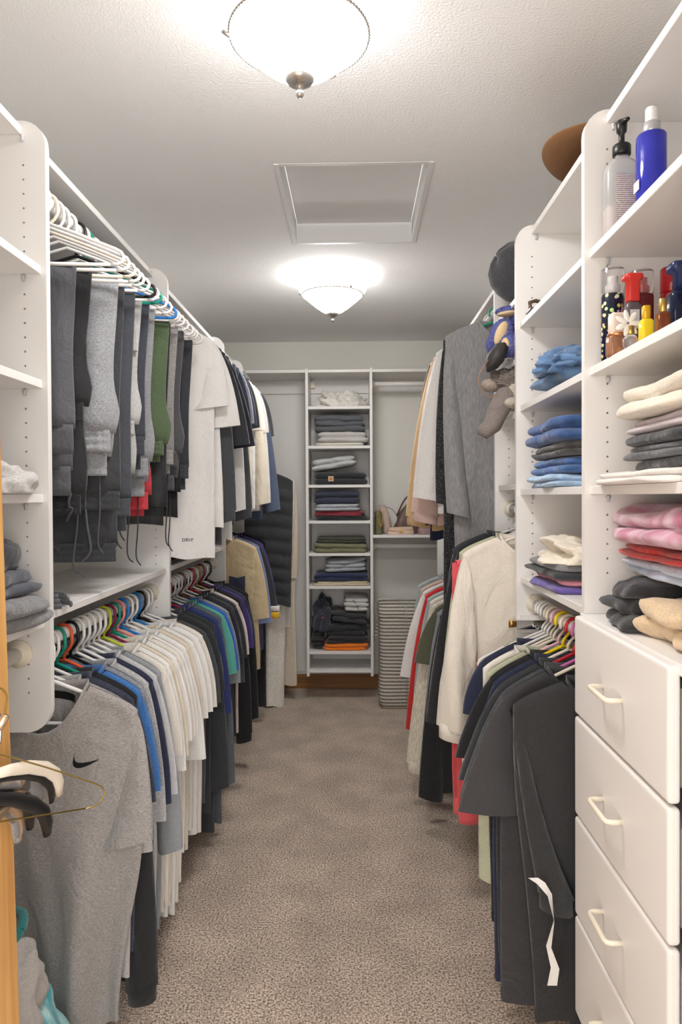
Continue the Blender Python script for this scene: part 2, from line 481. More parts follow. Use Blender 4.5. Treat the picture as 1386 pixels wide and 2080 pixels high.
# pull-out tie rack on the panel above the black tops
tk = thing('tie_rack', 'chrome slide-out tie rack with brass tip fixed under the tee shelf', 'tie rack')
obj('slide_rail', MB().box((.50, 2.128, .938), (.80, 2.148, .965)), CHROME, tk)
obj('mount_plate', MB().box((.515, 2.138, .925), (.82, 2.1495, .980)), WHITE, tk)
g = MB(); g.tube([(.500, 2.138, .952), (.478, 2.138, .952)], [.009, .012], 14, flat=.4); obj('brass_tip', g, mat('brass', '#b58a4a', .3, .9), tk)
for k in range(4):
    g = MB(); g.tube([(.56+.05*k, 2.13, .945), (.56+.05*k, 2.105, .94), (.56+.05*k, 2.095, .948)], .003, 8); obj('peg', g, CHROME, tk)

# ---------------------------------------------------------------- ceiling lights
def glow(name, col, strength):
    m, nt, b = nodes_of(name)
    b.inputs['Base Color'].default_value = (.9, .9, .9, 1)
    b.inputs['Emission Color'].default_value = col
    b.inputs['Emission Strength'].default_value = strength
    b.inputs['Roughness'].default_value = .15
    return m
GLASSM = glow('lit_frosted_glass', (1, .985, .965, 1), LAMP_GLASS)
GLASSIN = glow('lit_glass_inner_face', (1, .985, .965, 1), LAMP_GLASS*.05)
GLASSLIP = glow('lit_glass_lip', (1, .985, .965, 1), LAMP_GLASS*.05)
def ceiling_light(x, y, label):
    t = thing('ceiling_light', label, 'ceiling light', (x, y, ZC))
    mb = MB(); mb.lathe([(.001, 0), (.058, 0), (.058, -.012), (.052, -.024), (.03, -.03), (.012, -.032), (.011, -.06), (.001, -.06)], n=28)
    obj('canopy', mb, NICKEL, t)
    lp = MB(); lp.lathe([(.160, -.056), (.167, -.062), (.168, -.070), (.160, -.082), (.147, -.094)], n=56); obj('glass_lip', lp, GLASSLIP, t)
    mb = MB(); mb.lathe([(.147, -.094), (.135, -.108), (.110, -.130), (.080, -.155), (.052, -.174), (.030, -.184), (.006, -.187)], n=56)
    li = MB(); li.lathe([(.006, -.183), (.028, -.180), (.050, -.170), (.107, -.127), (.132, -.105), (.144, -.091), (.156, -.080), (.160, -.069), (.150, -.064), (.150, -.058), (.160, -.056)], n=56)
    obj('bowl_lining', li, GLASSIN, t)
    obj('glass_bowl', mb, GLASSM, t)
    mb = MB()
    for ph in (0, math.pi):
        pts = []
        for k in range(301):
            a = 2*math.pi*k/300; tw = a*50 + ph
            rr = .1495 + .0016*math.cos(tw); pts.append((rr*math.cos(a), rr*math.sin(a), -.0965 + .0016*math.sin(tw)))
        mb.tube(pts, .0021, 6, caps=False)
    obj('rope_ring', mb, NICKEL, t)
    for k in range(3):
        a = math.radians(185 + 120*k)
        mb = MB(); c = Vector((.154*math.cos(a), .154*math.sin(a), -.093)); d = Vector((math.cos(a), math.sin(a), 0))
        mb.tube([c - d*.004 + Vector((0, 0, .012)), c + d*.006, c - d*.006 - Vector((0, 0, .010))], [.004, .007, .004], 10)
        obj('clip', mb, NICKEL, t)
    mb = MB(); mb.lathe([(.001, -.183), (.030, -.184), (.032, -.188), (.026, -.196), (.014, -.203), (.007, -.207), (.006, -.212), (.0085, -.216), (.0085, -.222), (.005, -.227), (.001, -.228)], n=28)
    obj('finial', mb, NICKEL, t)
    mb = MB(); mb.lathe([(.001, -.048), (.012, -.05), (.013, -.062), (.022, -.080), (.024, -.095), (.018, -.110), (.001, -.116)], c=(.055, 0, 0), n=16)
    obj('bulb', mb, glow('bulb_glow', (1, .97, .92, 1), 9), t)
    ld = bpy.data.lights.new('bulb_light', 'POINT'); ld.energy = LAMP_BULB; ld.shadow_soft_size = .03; ld.color = (1, .98, .955)
    lo = bpy.data.objects.new('bulb_light', ld); COL.objects.link(lo); lo.parent = t; lo.location = (-.02, 0, -.085)
ceiling_light(-.115, 1.479, 'lit frosted bowl ceiling light with rope ring above the drawer chest')
ceiling_light(-.107, 3.375, 'lit frosted bowl ceiling light between attic hatch and folded-clothes tower')
# ---------------------------------------------------------------- garment builders
# local frame of everything hung on a rod: origin on the rod's axis, X across the rod, -Y the front, Z up
def sstep(a, b, x):
    t = min(1, max(0, (x - a) / (b - a)))
    return t*t*(3 - 2*t)

HANG_CACHE = {}
def hanger_meshes(style):
    """tube hanger: hook + frame; styles: tube, notch, wire, velvet, contour"""
    if style in HANG_CACHE: return HANG_CACHE[style]
    r = {'tube': .0045, 'notch': .0042, 'wire': .0013, 'velvet': .0042, 'contour': .005}[style]
    hr = {'tube': .0042, 'notch': .0036, 'wire': .0013, 'velvet': .0018, 'contour': .0021}[style]
    hk = MB(); R0 = .0200 + hr
    pts = [(-R0*math.cos(a), 0, R0*math.sin(a) - .0030) for a in [math.radians(d) for d in range(-25, 181, 15)]]
    pts = pts + [(R0, 0, -.012), (R0, 0, -.026), (R0*.7, 0, -.040), (R0*.25, 0, -.050), (0, 0, -.058), (0, 0, -.072)]
    hk.tube(pts, hr, 8)
    fr = MB(); fl = .45 if style == 'velvet' else None
    def arm(s):
        p = [(0, 0, -.070), (s*.03, 0, -.080), (s*.10, 0, -.104)]
        if style == 'notch':
            p += [(s*.105, 0, -.106), (s*.112, 0, -.118), (s*.122, 0, -.119), (s*.130, 0, -.112)]
        p += [(s*.150, 0, -.123), (s*.192, 0, -.139)]
        if style in ('contour',):
            return [(0, 0, -.070), (s*.05, 0, -.076), (s*.10, 0, -.086), (s*.15, 0, -.103), (s*.18, 0, -.121), (s*.197, .003, -.140), (s*.205, .005, -.160)]
        return p + [(s*.205, 0, -.146), (s*.211, 0, -.157), (s*.207, 0, -.169), (s*.196, 0, -.175), (s*.18, 0, -.176)]
    if style == 'contour':
        for s in (-1, 1):
            p = arm(s); fr.tube(p, [.007, .009, .0105, .012, .0125, .012, .008], 14, flat=.7)
    else:
        a, b = arm(1), arm(-1)
        fr.tube(list(reversed(b)) + a[1:], r, 8, flat=fl)
        fr.tube([(-.181, 0, -.176), (0, 0, -.1765), (.181, 0, -.176)], r, 8, flat=fl)
    HANG_CACHE[style] = (mesh_of('hanger_hook', hk, None), mesh_of('hanger_frame', fr, None))
    for m in HANG_CACHE[style]: m.materials.append(None)
    return HANG_CACHE[style]

def hanger(loc, rot, col, label, group, style='tube', hookcol=None):
    label = ' '.join(label.split()[:16])
    t = thing('clothes_hanger', label, 'hanger', loc, rot, group)
    for me, nm, c in zip(hanger_meshes(style), ('hook', 'frame'), (hookcol or col, col)):
        o = bpy.data.objects.new(nm, me); COL.objects.link(o); o.parent = t
        o.material_slots[0].link = 'OBJECT'
        o.material_slots[0].material = c if not isinstance(c, str) else plastic(c)
    return t

class Shirt:
    """front and back sheet joined at shoulders and sides; keeps its surface function so prints can follow it"""
    def __init__(s, ws=.226, wh=.228, length=.80, neck=.105, scoop=.075, T=.012, A=.015, seed=0, slope=.36, shiftx=0.0, nS=28, nV=18, waist=1.0, quilt=0.0, flare=0.0, rack=None, neckT=.0145):
        s.__dict__.update(locals()); rnd = random.Random(seed)
        own = [rnd.uniform(.004, .014), rnd.uniform(0, 6)]; s.drift = 0.0
        if rack:                                    # neighbours on one rod nest into each other's folds
            rnd = random.Random(rack[0]); s.drift = rack[1]*2.5; s.seed = rack[0] % 17
        s.ph = [rnd.uniform(0, 6.28) for _ in range(5)]; s.fr = [rnd.uniform(3.2, 5.0), rnd.uniform(8.0, 12.0)]
        s.hemw = rnd.uniform(.004, .014)
        s.tw = rnd.uniform(-.012, .012)
        s.hemw, s.ph[0] = own
        s.ph[2] += s.drift; s.ph[3] += s.drift
    def ztop(s, x, side):
        ax = abs(x)
        n0 = -.058 - .24*s.neck
        if ax >= s.neck: return n0 - (ax - s.neck)*s.slope - .012*(ax/s.ws)**10
        k = 1 - (ax/s.neck)**2
        return n0 - (s.scoop if side < 0 else .012)*k**.75
    def pt(s, sx, v, side):
        x0 = sx*s.ws; zt = s.ztop(x0, side)
        zh = -s.length + s.hemw*math.sin(4*sx + s.ph[0]) + .004*math.sin(9*sx + s.ph[1])
        z = zt + (zh - zt)*v
        hw = s.ws + (s.wh - s.ws)*sstep(.1, 1, v)
        if s.waist != 1: hw *= 1 - (1 - s.waist)*math.exp(-((v-.42)/.16)**2)
        x = sx*hw*(1 - .03*v) + s.shiftx*sstep(0, .6, v)
        t = s.T*(max(0, 1 - abs(sx)**3))**.55*sstep(0, .16, v) + .0015*(1 - sx**8)
        t = max(t, .0085*sstep(0, .012, v)*(1 - sx**80))
        if abs(x0) < s.neck:
            t = max(t, s.neckT*math.sqrt(max(0, 1 - (x0/s.neck)**6))*(1 - sstep(0, .3, v)))
        a = s.A*sstep(.05, .9, v)*(1 - .35*abs(sx))
        y = a*(math.sin(s.fr[0]*sx*1.3 + s.ph[2] + .6*v) + .45*math.sin(s.fr[1]*sx + s.ph[3] - .5*v + 1.2*nz((v*2, s.seed, s.drift*.3))))
        y += .009*sstep(.02, .5, v)*nz((sx*2.2 + s.seed*3.1, v*3.5, s.drift*.5 + s.seed))
        y += s.tw*v*sx
        if s.quilt: t += s.quilt*abs(math.sin(z*math.pi/.085 + .8*sx*sx))**.7*sstep(.04, .15, v)
        if s.flare: x *= 1 + s.flare*sstep(.45, 1, v); t += s.flare*.06*sstep(.4, 1, v)
        if v > .955: t += .0012
        return (x, side*t + y, z)
    def front(s, x, z):
        """front surface point near given local x, z (for prints)"""
        best = None
        sx, v = x/s.ws, .2
        for _ in range(12):
            p = s.pt(sx, v, -1); v += (p[2] - z)/(s.length - .1); sx += (x - p[0])/s.ws
            v = min(1, max(0, v)); sx = min(1, max(-1, sx))
        return s.pt(sx, v, -1)
    def body(s):
        mb = MB()
        vs = [j/s.nV for j in range(s.nV)] + [.006, .014, .03, .962, 1.0]
        vs = sorted(set(round(v, 4) for v in vs))
        for side in (-1, 1):
            cols = [-1, -.985] + [-1 + 2*i/s.nS for i in range(1, s.nS)] + [.985, 1]
            rows = [[s.pt(c, v, side) for c in cols] for v in vs]
            if side > 0: rows = [list(reversed(r)) for r in rows]
            mb.loft(rows, closed=False)
        return mb.weld(2e-4)
    def collar(s, h=.016):
        mb = MB(); n = 28; rings = []
        for dy, dz in ((.0015, .001), (.003, h*.5), (.001, h), (-.0015, h), (-.001, 0)):
            r = []
            for k in range(n):
                a = 2*math.pi*k/n; x = s.neck*.985*math.cos(a); side = -1 if math.sin(a) < 0 else 1
                sx = x/s.ws; p = s.pt(sx, 0, side)
                nrm = Vector((math.cos(a)*.5, math.sin(a), 0))
                r.append((p[0]*.985 - nrm.x*dy*0, p[1] + nrm.y*dy, p[2] + dz - .004))
            rings.append(r)
        mb.loft(rings)
        return mb

def sleeve(s, sgn, L=.23, w1=.125, out=.065, T=.0115, yoff=None, seed=0, K=None, folds=.004):
    if s.rack: seed = s.rack[0] + (1 if sgn > 0 else 2)
    K = K or max(7, int(L/.035)); rnd = random.Random(seed); zd = s.drift*.4 + seed*.37; p1, p2 = rnd.uniform(0, 6), rnd.uniform(0, 6)
    if yoff is None: yoff = rnd.uniform(-.008, .004)
    L *= rnd.uniform(.94, 1.06)
    zs = s.ztop(s.ws, 1) + .004
    sh, ap = Vector((s.ws-.006, 0, zs)), Vector((s.ws-.05, 0, zs-.19))
    eo, ei = Vector((s.ws+out, 0, zs-L)), Vector((s.ws+out-w1, 0, zs-L-.022))
    mb = MB(); rings = []; n = 16
    for k in range(K+1):
        f = k/K
        po = sh*(1-f)**2 + (sh + Vector((.03+out*.4, 0, -L*.32)))*2*f*(1-f) + eo*f*f
        pi = ap*(1-f) + ei*f + Vector((.0, 0, -.02*math.sin(f*math.pi)))
        c, hax = (po+pi)/2, (po-pi)/2
        tt = T*(.45 + .55*sstep(0, .35, f) + .25*sstep(.6, 1, f)); ring = []
        for j in range(n):
            a = 2*math.pi*j/n; ca, sa = math.cos(a), math.sin(a)
            wr = folds*sstep(.1, .8, f)*math.sin(2.5*ca + 5*f + p1 + s.drift) + folds*1.2*nz((ca*1.5+zd, sa*1.5, f*L*12))
            y = sa*tt*(1.1 - .3*ca*ca) + wr + yoff*sstep(0, 1, f)
            if f > .93: y += .001*sa
            p = c + hax*ca
            ring.append((sgn*p.x, y, p.z))
        rings.append(ring if sgn > 0 else list(reversed(ring)))
    mb.loft(rings)
    return mb, (c, hax, tt, yoff)

def cuff(s, sgn, end, h=.05, flare=1.0):
    c, hax, tt, yoff = end; mb = MB(); rings = []; n = 24
    for f in (0, .05, .5, .95, 1):
        ring = []
        for j in range(n):
            a = 2*math.pi*j/n; q = 1.0 + .04*math.sin(12*a) - (.06 if f in (0, 1) else 0)
            p = c + hax*(.9*flare*math.cos(a)*q) + Vector((0, 0, .012 - h*f))
            ring.append((sgn*p.x, math.sin(a)*tt*1.0*q + yoff, p.z))
        rings.append(ring if sgn > 0 else list(reversed(ring)))
    mb.loft(rings, False, False)
    return mb

SEED = [10]
def nseed():
    SEED[0] += 1; return SEED[0]

def garment(name, cat, label, loc, m, group=None, rack=None, rot=0.0, slv='short', collar=True, slv_kw=None, cuffs=False, cuff_m=None, collar_m=None, aisle=1, tilt=0, **kw):
    """a top on a hanger; parts: body, sleeve x2, collar, cuff"""
    sd = nseed(); s = Shirt(seed=sd, rack=rack, **kw)
    t = thing(name, label, cat, loc, (0, tilt, rot), group)
    obj('body', s.body(), m, t)
    if collar: obj('collar', s.collar(), collar_m or m, t)
    if slv:
        k = dict(short=dict(L=.235, w1=.15, out=.055), long=dict(L=.62, w1=.085, out=.055, T=.017), cap=dict(L=.14, w1=.13, out=.05))[slv].copy()
        k.update(slv_kw or {})
        for sgn in (1, -1):
            kk = dict(k)
            if sgn*loc[0] > 0: kk['out'] = min(kk['out'], .02)          # wall side has no room to spread
            mb, end = sleeve(s, sgn, seed=sd*2 + sgn, **kk)
            so = obj('sleeve', mb, m, t)
            if cuffs: obj('cuff', cuff(s, sgn, end), cuff_m or m, so)
    return t, s

def drape(cx, y0, w0, w1, z0, z1, T=.014, A=.006, seed=0, puff=0.0, nR=14, drift=0.0):
    """flattened hanging tube of cloth from z0 down to z1"""
    mb = MB(); rnd = random.Random(seed); p1, p2, p3 = (rnd.uniform(0, 6) for _ in range(3)); rings = []; n = 22; fq = rnd.uniform(3, 5.5); p1 += drift
    for k in range(nR+1):
        f = k/nR; z = z0 + (z1 - z0)*f
        hw = (w0 + (w1 - w0)*f)/2 + puff*math.exp(-((f-.86)/.12)**2)
        tt = T*(.35 + .65*sstep(0, .2, f)) + puff*.5*math.exp(-((f-.86)/.12)**2)
        ring = []
        for j in range(n):
            a = 2*math.pi*j/n; ca, sa = math.cos(a), math.sin(a)
            x = cx + math.copysign(abs(ca)**.75, ca)*hw
            y = y0 + sa*tt*abs(1 - .25*ca*ca) + A*sstep(0, .5, f)*math.sin(fq*ca + p1 + 1.2*f) + A*.8*nz((ca*2 + seed, drift*.4, f*4)) * sstep(0, .3, f)
            x += .004*math.sin(5*f + p2)
            ring.append((x, y, z + .004*math.sin(3*ca + p3)*f))
        rings.append(ring)
    mb.loft(rings, True, True)
    return mb

def band(cx, y0, w, z0, h, T=.014, ridges=3, gather=18):
    mb = MB(); rings = []; n = 54; m = ridges*4
    for k in range(m+1):
        f = k/m; bul = 1 + .24*abs(math.sin(f*ridges*math.pi))
        ring = []
        for j in range(n):
            a = 2*math.pi*j/n; ca, sa = math.cos(a), math.sin(a)
            g = 1 + .12*math.sin(gather*a)*(.5 + .5*abs(math.sin(f*ridges*math.pi)))
            ring.append((cx + math.copysign(abs(ca)**.75, ca)*w/2*(.97+.03*bul*g), y0 + sa*T*bul*g, z0 - h*f))
        rings.append(ring)
    mb.loft(rings, True, True)
    return mb

def bevel_box(lo, hi, b):
    (x0, y0, z0), (x1, y1, z1) = lo, hi; r = lambda i, y: [(x0+i, y, z0+i), (x1-i, y, z0+i), (x1-i, y, z1-i), (x0+i, y, z1-i)]
    return MB().loft([r(b, y0), r(0, y0+b), r(0, y1)], True, True, smooth=False)

def cord(pts, r=.0028, flat=None):
    P = [Vector(p) for p in pts]; out = []
    for i in range(len(P)-1):
        a, b = P[i], P[i+1]; pa = P[max(0, i-1)]; pb = P[min(len(P)-1, i+2)]
        for k in range(5):
            t = k/5
            out.append(.5*((2*a) + (b-pa)*t + (2*pa-5*a+4*b-pb)*t*t + (3*a-pa-3*b+pb)*t**3))
    out.append(P[-1])
    return MB().tube(out, r, 7, flat=flat)

def pants(label, loc, m, w=.22, cx=.0, l1=.50, l2=.56, taper=.85, puff=.0, band_m=None, band_h=.05, band_ridges=3, band2=True, mark=False, flap=False, strings=(), string_m=None, rot=0.0, T=.0095, group=None, name='folded_pants', cat='pants', smooth_band=False):
    """trousers folded over the hanger's bottom bar: front drape (with cuff or waistband), back drape, drawstrings"""
    sd = nseed(); zb = -.160; AA = .009
    t = thing(name, label, cat, loc, (0, 0, rot), group)
    g = MB(); rings = []
    for k in range(9):
        a = math.pi*k/8
        rings.append([(cx + x*w/2*.98, -.0155*math.cos(a), zb - .014 + .0145*math.sin(a)) for x in (-1, -.6, -.2, .2, .6, 1)])
    g.loft(rings, closed=False)
    obj('fold', g, m, t)
    f = obj('front_drape', drape(cx, -.012, w, w*taper, zb-.010, zb-l1, T, AA, 77, puff, drift=loc[1]*2), m, t)
    b = obj('back_drape', drape(cx - .012, .012, w*.97, w*taper*.97, zb-.010, zb-l2, T*.9, AA, 77, puff*.7, drift=loc[1]*2), m, t)
    if band_h:
        obj('waistband', band(cx, -.012, w*taper*(.93 if puff else 1.0), zb-l1+.006, band_h, T*.95, band_ridges, 3 if smooth_band else 18), band_m or m, f)
        if band2: obj('waistband', band(cx-.012, .012, w*taper*(.90 if puff else .97), zb-l2+.006, band_h, T*.9, band_ridges, 3 if smooth_band else 18), band_m or m, b)
    if mark:
        obj('check_mark', MB().tube([(cx-.065, -.0255, zb-.135), (cx-.060, -.026, zb-.142), (cx-.040, -.0275, zb-.122)], .0022, 6, flat=.5), fab('#e4e4e4', .02), f)
    if flap:
        obj('pocket_flap', bevel_box((cx+.02, -.027, zb-.16), (cx+w*.46, -.018, zb-.10), .003), m, f)
    for (x, y, z0, z1, sw) in strings:
        z0, z1 = zb - z0, zb - z1
        obj('drawstring', cord([(x, y, z0), (x + sw*.3, y - .012, z0 - .02), (x + sw*.2, y - .010, (z0+z1)/2), (x - sw*.4, y - .006, z1 + .03), (x + sw, y - .008, z1)], .0042, .5), string_m or fab('#2c2c2f', .04), t)
    return t

def folded(label, cat, x, y, z, w, d, h, m, layers=2, seed=None, name='folded_garment', rot=0.0, group=None, tilt=(0, 0), soft=.5, droop=0.0):
    """folded clothing: rounded plies one on the other, resting at height z, centred on x, y"""
    sd = seed if seed is not None else nseed(); rnd = random.Random(sd); n = 60
    layers = max(1 if h < .024 else 2, int(round(h/.034)))
    mb = MB(); rings = []; hl = h/layers; offs = [(rnd.uniform(-.03, .03)*w, rnd.uniform(-.03, .02)*d, rnd.uniform(.93, 1.02), rnd.uniform(.93, 1.02)) for _ in range(layers)]
    q = 5
    for i in range(layers):
        ox, oy, kx, ky = offs[i]
        for k in range(q+1):
            t = k/q; ins = hl*.5*(1 - math.sqrt(max(0, 1 - (2*t-1)**2)))
            ring = []
            for j in range(n):
                a = 2*math.pi*j/n; ca, sa = math.cos(a), math.sin(a)
                ex = 9.0
                r = (abs(ca)**ex + abs(sa)**ex)**(-1/ex)
                px, py = r*ca, r*sa
                X = px*(w/2*kx - ins) + ox; Y = py*(d/2*ky - ins) + oy
                X = min(max(X, -w*.54), w*.54); nn = nz((X*9 + sd*1.3, Y*9, i*1.7 + t*.8)); n2 = nz((X*26 + sd, Y*26, i*3.1))
                zz = hl*(i + t)*(1 + soft*.22*nz((X*6 + sd*.7, Y*6, 3.0)) + soft*.10*nz((X*19 + sd*.7, Y*19, 5.0))) - droop*abs(px)**3*(i+t)/layers
                X += px*(.012*nn + .004*n2)*soft*2; Y += py*(.012*nn + .005*n2)*soft*2
                ring.append((X, Y, max(0, zz)))
            rings.append(ring)
    top = rings[-1]
    for sc in (.8, .55, .28, .06):
        rings.append([(p[0]*sc, p[1]*sc, p[2] + (.008*nz((p[0]*sc*20 + sd, p[1]*sc*20, 7.7)) + .006*(1-sc))*soft*2 ) for p in top])
    mb.loft(rings, True, True)
    zm = sum(p[2] for p in top)/len(top)*1.04
    mb.v = [(p[0], p[1], min(h*1.02, p[2]*h/zm)) for p in mb.v]
    o = obj(name, mb, m, None, (x, y, z + abs(tilt[1])*w*.5 + abs(tilt[0])*d*.5), (tilt[0], tilt[1], rot))
    return tag(o, label, cat, group)

def wad(label, cat, x, y, z, w, d, h, m, seed=None, name='crumpled_garment', rot=0, amp=.35, n=80, rows=34, fq=1.0):
    """crumpled cloth heap with ridged folds, flat underside at z"""
    sd = seed if seed is not None else nseed(); mb = MB(); rings = []
    for i in range(rows+1):
        th = math.pi/2*i/rows; ring = []
        for k in range(n):
            ph = 2*math.pi*k/n
            dx, dy, dz = math.cos(ph)*math.cos(th), math.sin(ph)*math.cos(th), math.sin(th)
            ex = 3.2; fr_ = (abs(math.cos(ph))**ex + abs(math.sin(ph))**ex)**(-1/ex)
            q = Vector((dx*1.5 + sd*2.1, dy*1.5, dz*1.5)); u = sd*1.9
            n1, n2 = noise.noise(q*1.3*fq), noise.noise(q*2.6*fq + Vector((5, 2, 1)))
            f1 = math.sin(4.0*fq*(q.x*math.cos(u) + q.y*math.sin(u)) + 3.0*n1 + 3*dz)
            f2 = math.sin(8.0*fq*(q.y*math.cos(u) - q.x*math.sin(u) + dz) + 5.0*n2)
            g = 1 + amp*(.24*f1 + .08*f2 + .6*n1)
            ring.append((dx*fr_*w/2*g, dy*fr_*d/2*g, max(0, dz**.75*h*g)))
        rings.append(ring)
    mb.loft(rings, True, True)
    o = obj(name, mb, m, None, (x, y, z), (0, 0, rot))
    return tag(o, label, cat)
# ---------------------------------------------------------------- racks of clothes
import re
HC = dict(white='#ece9e6', cream='#e9ddcc', green='#1d8f78', orange='#e2603c', black='#1b1b1d', lime='#c3cf3c', maroon='#7c2340', blue='#2f7fd0', pink='#ee9a90', red='#c22a35', brown='#8a5a4c', tan='#b79b5e', teal='#2fa388', aqua='#9edfe0', yellow='#f0d21a', rose='#e6b9c0', crimson='#a8283c', magenta='#c46aa6')
HWORD = dict(rose='pale pink', tan='olive tan', aqua='pale aqua')
def put_hanger(x, y, z, rot, c, where, style='tube', carries=None):
    lb = f'{HWORD.get(c, c)} plastic hanger on {where}'
    if carries:
        cw = re.sub(r' on an? [a-z -]*hanger.*', '', carries).split()
        while len(cw) > 10 or cw[-1] in ('a', 'the', 'of', 'in', 'on', 'with', 'by', 'its', 'and', 'their', 'than', 'against', 'at', 'between', 'below', 'behind', 'beside', 'hanging', 'next', 'to', 'near', 'from', 'two', 'one', 'tiny', 'among'):
            cw.pop()
        lb = f'{HWORD.get(c, c)} hanger holding the ' + ' '.join(cw)
    hanger((x, y, z), (0, 0, rot), HC[c], lb, f'hangers on {where}', style)

rr = random.Random(4)
def top(y, hang, name, label, m, rot=None, slv='short', x=RXL, z=ROD_L, where='', style='tube', cat='shirt', base=-.30, jit=.012, **kw):
    r = rot if rot is not None else base + rr.uniform(-jit, jit)
    if hang: put_hanger(x, y, z, r, hang, where, style, carries=label)
    return garment(name, cat, label, (x, y, z), m, rot=r, slv=slv, rack=(sum(map(ord, where)), y), **kw)

G = {k: fab(*v) for k, v in dict(
    heather=('#989390', .10), heather2=('#a5a2a0', .09), marl=('#b3b2b4', .12), navyh=('#363a4c', .14), black=('#1c1c1f', .05), blue=('#3f74b8', .07), greym=('#8d9096', .14),
    navy=('#242a44', .06), ltgrey=('#c3c3c6', .05), grey=('#94979b', .05), white=('#e9e6e3', .02), offw=('#e2dcd3', .02), cream=('#ddd2bf', .03), charcoal=('#45474b', .08), dkgrey=('#333539', .06),
    bnavy=('#2d3a72', .06), slate=('#5d636a', .05), teal=('#5fae9f', .06), royal=('#3468c8', .05), pinkw=('#dfcfca', .03), purple=('#4a3a78', .05), ink=('#262833', .06), green=('#4c5c3f', .07), red=('#b8343e', .07),
    sand=('#cdb892', .05), peri=('#8089b4', .06), tan=('#cfae7e', .05), blush=('#d8b9ae', .04), coral=('#d8555a', .06), sage=('#b9bba0', .05), olive=('#5d5e4b', .06), mist=('#a9b3b3', .05), redc=('#cf2f2c', .05), bluew=('#4d5870', .10)).items()}
G['rib'] = fab('#8b8a8b', .09, 'rib'); G['ribcream'] = fab('#ddd3c0', .10, 'rib'); G['lace'] = fab('#3b393c', .05, 'lace', '#161517')
G['lacew'] = fab('#ded6cb', .03, 'lace', '#f1ece4'); G['crinkle'] = fab('#e6ddd0', .03)

# --- lower rod of tees, white and grey
W = 'the lower rod of grey, navy and white tees'
LT = [  # y, hanger, name, label, material, extras
 (1.578, 'white', 't_shirt', 'heather grey crew-neck tee with black swoosh on the chest', 'heather', dict(length=.88, wh=.125, shiftx=.05, x=RXL+.03, neckT=.03, scoop=.12, neck=.108, A=.030, T=.026, slv_kw=dict(L=.30, w1=.12, out=.04, yoff=-.02), rot=-.08)),
 (1.630, 'white', 't_shirt', 'pale heather grey tee tucked just behind the swoosh tee', 'heather2', dict(length=.80, slv_kw=dict(L=.33, w1=.14, out=.055), rot=-.14)),
 (1.675, 'white', 't_shirt', 'navy heather tee behind the two heather grey tees', 'navyh', dict(length=.76, rot=-.18)),
 (1.714, 'green', 'long_sleeve_shirt', 'black collared long-sleeve shirt on a green hanger', 'black', dict(length=.86, slv='long', cuffs=True, slv_kw=dict(L=.72, w1=.085, out=.05, yoff=-.003), rot=-.22)),
 (1.757, 'orange', 't_shirt', 'bright blue tee on an orange hanger', 'blue', dict(length=.66, neck=.12, rot=-.26)),
 (1.797, 'black', 't_shirt', 'mid grey marl tee on a black hanger', 'greym', dict(length=.74)),
 (1.837, 'white', 't_shirt', 'pale grey marl tee next to a navy tee', 'marl', dict(length=.70, slv_kw=dict(L=.34, w1=.14, out=.05))),
 (1.877, 'white', 't_shirt', 'dark navy tee between grey tees', 'navy', dict(length=.72, slv_kw=dict(L=.31, w1=.15, out=.055))),
 (1.917, 'white', 't_shirt', 'light grey tee between the dark navy tee and white tees', 'ltgrey', dict(length=.78, slv_kw=dict(L=.30, w1=.14, out=.065))),
 (1.957, 'white', 'long_sleeve_shirt', 'thin grey long-sleeve shirt beside the light grey tee', 'grey', dict(length=.87, slv='long', slv_kw=dict(L=.46, w1=.07, out=.065))),
 (1.997, 'white', 't_shirt', 'white tee beside the thin grey long-sleeve shirt', 'offw', dict(length=.84)),
 (2.037, 'lime', 't_shirt', 'white tee on a lime hanger', 'white', dict(length=.86, slv_kw=dict(L=.29))),
 (2.077, 'maroon', 't_shirt', 'cream tee on a maroon hanger', 'cream', dict(length=.86, slv_kw=dict(L=.26))),
 (2.117, 'green', 't_shirt', 'white tee on a green hanger', 'white', dict(length=.92)),
 (2.157, 'pink', 't_shirt', 'white tee on a pink hanger', 'offw', dict(length=.90)),
 (2.197, 'blue', 't_shirt', 'white tee on a slim blue hanger', 'white', dict(length=.85)),
 (2.242, 'white', 'sweatshirt', 'thick white sweatshirt with a bunched sleeve beside white tees', 'white', dict(length=.80, T=.015, slv_kw=dict(L=.33, w1=.16, out=.07, T=.015, folds=.006))),
 (2.290, 'white', 't_shirt', 'cream tee beside the thick white sweatshirt', 'cream', dict(length=.80, slv_kw=dict(L=.30))),
 (2.33, 'blue', 't_shirt', 'boxy white tee on a bright blue hanger', 'white', dict(length=.76, rot=-.27)),
 (2.375, 'black', 't_shirt', 'white tee on a black hanger', 'white', dict(length=.80, rot=-.22)),
 (2.415, 'white', 't_shirt', 'ivory tee at the end of the white tees', 'offw', dict(length=.82, rot=-.17)),
 (2.453, 'white', 't_shirt', 'charcoal tee against the middle panel', 'charcoal', dict(length=.74, rot=-.11)),
]
made = {}
for y, hg, nm, lb, mk, kw in LT:
    kw = dict(kw); kw.setdefault('neck', rr.uniform(.10, .135))
    made[lb] = top(y, hg, nm, lb, G[mk], where=W, **kw)
PRINT = mat('black_print', '#0c0c0d', rough=.7)
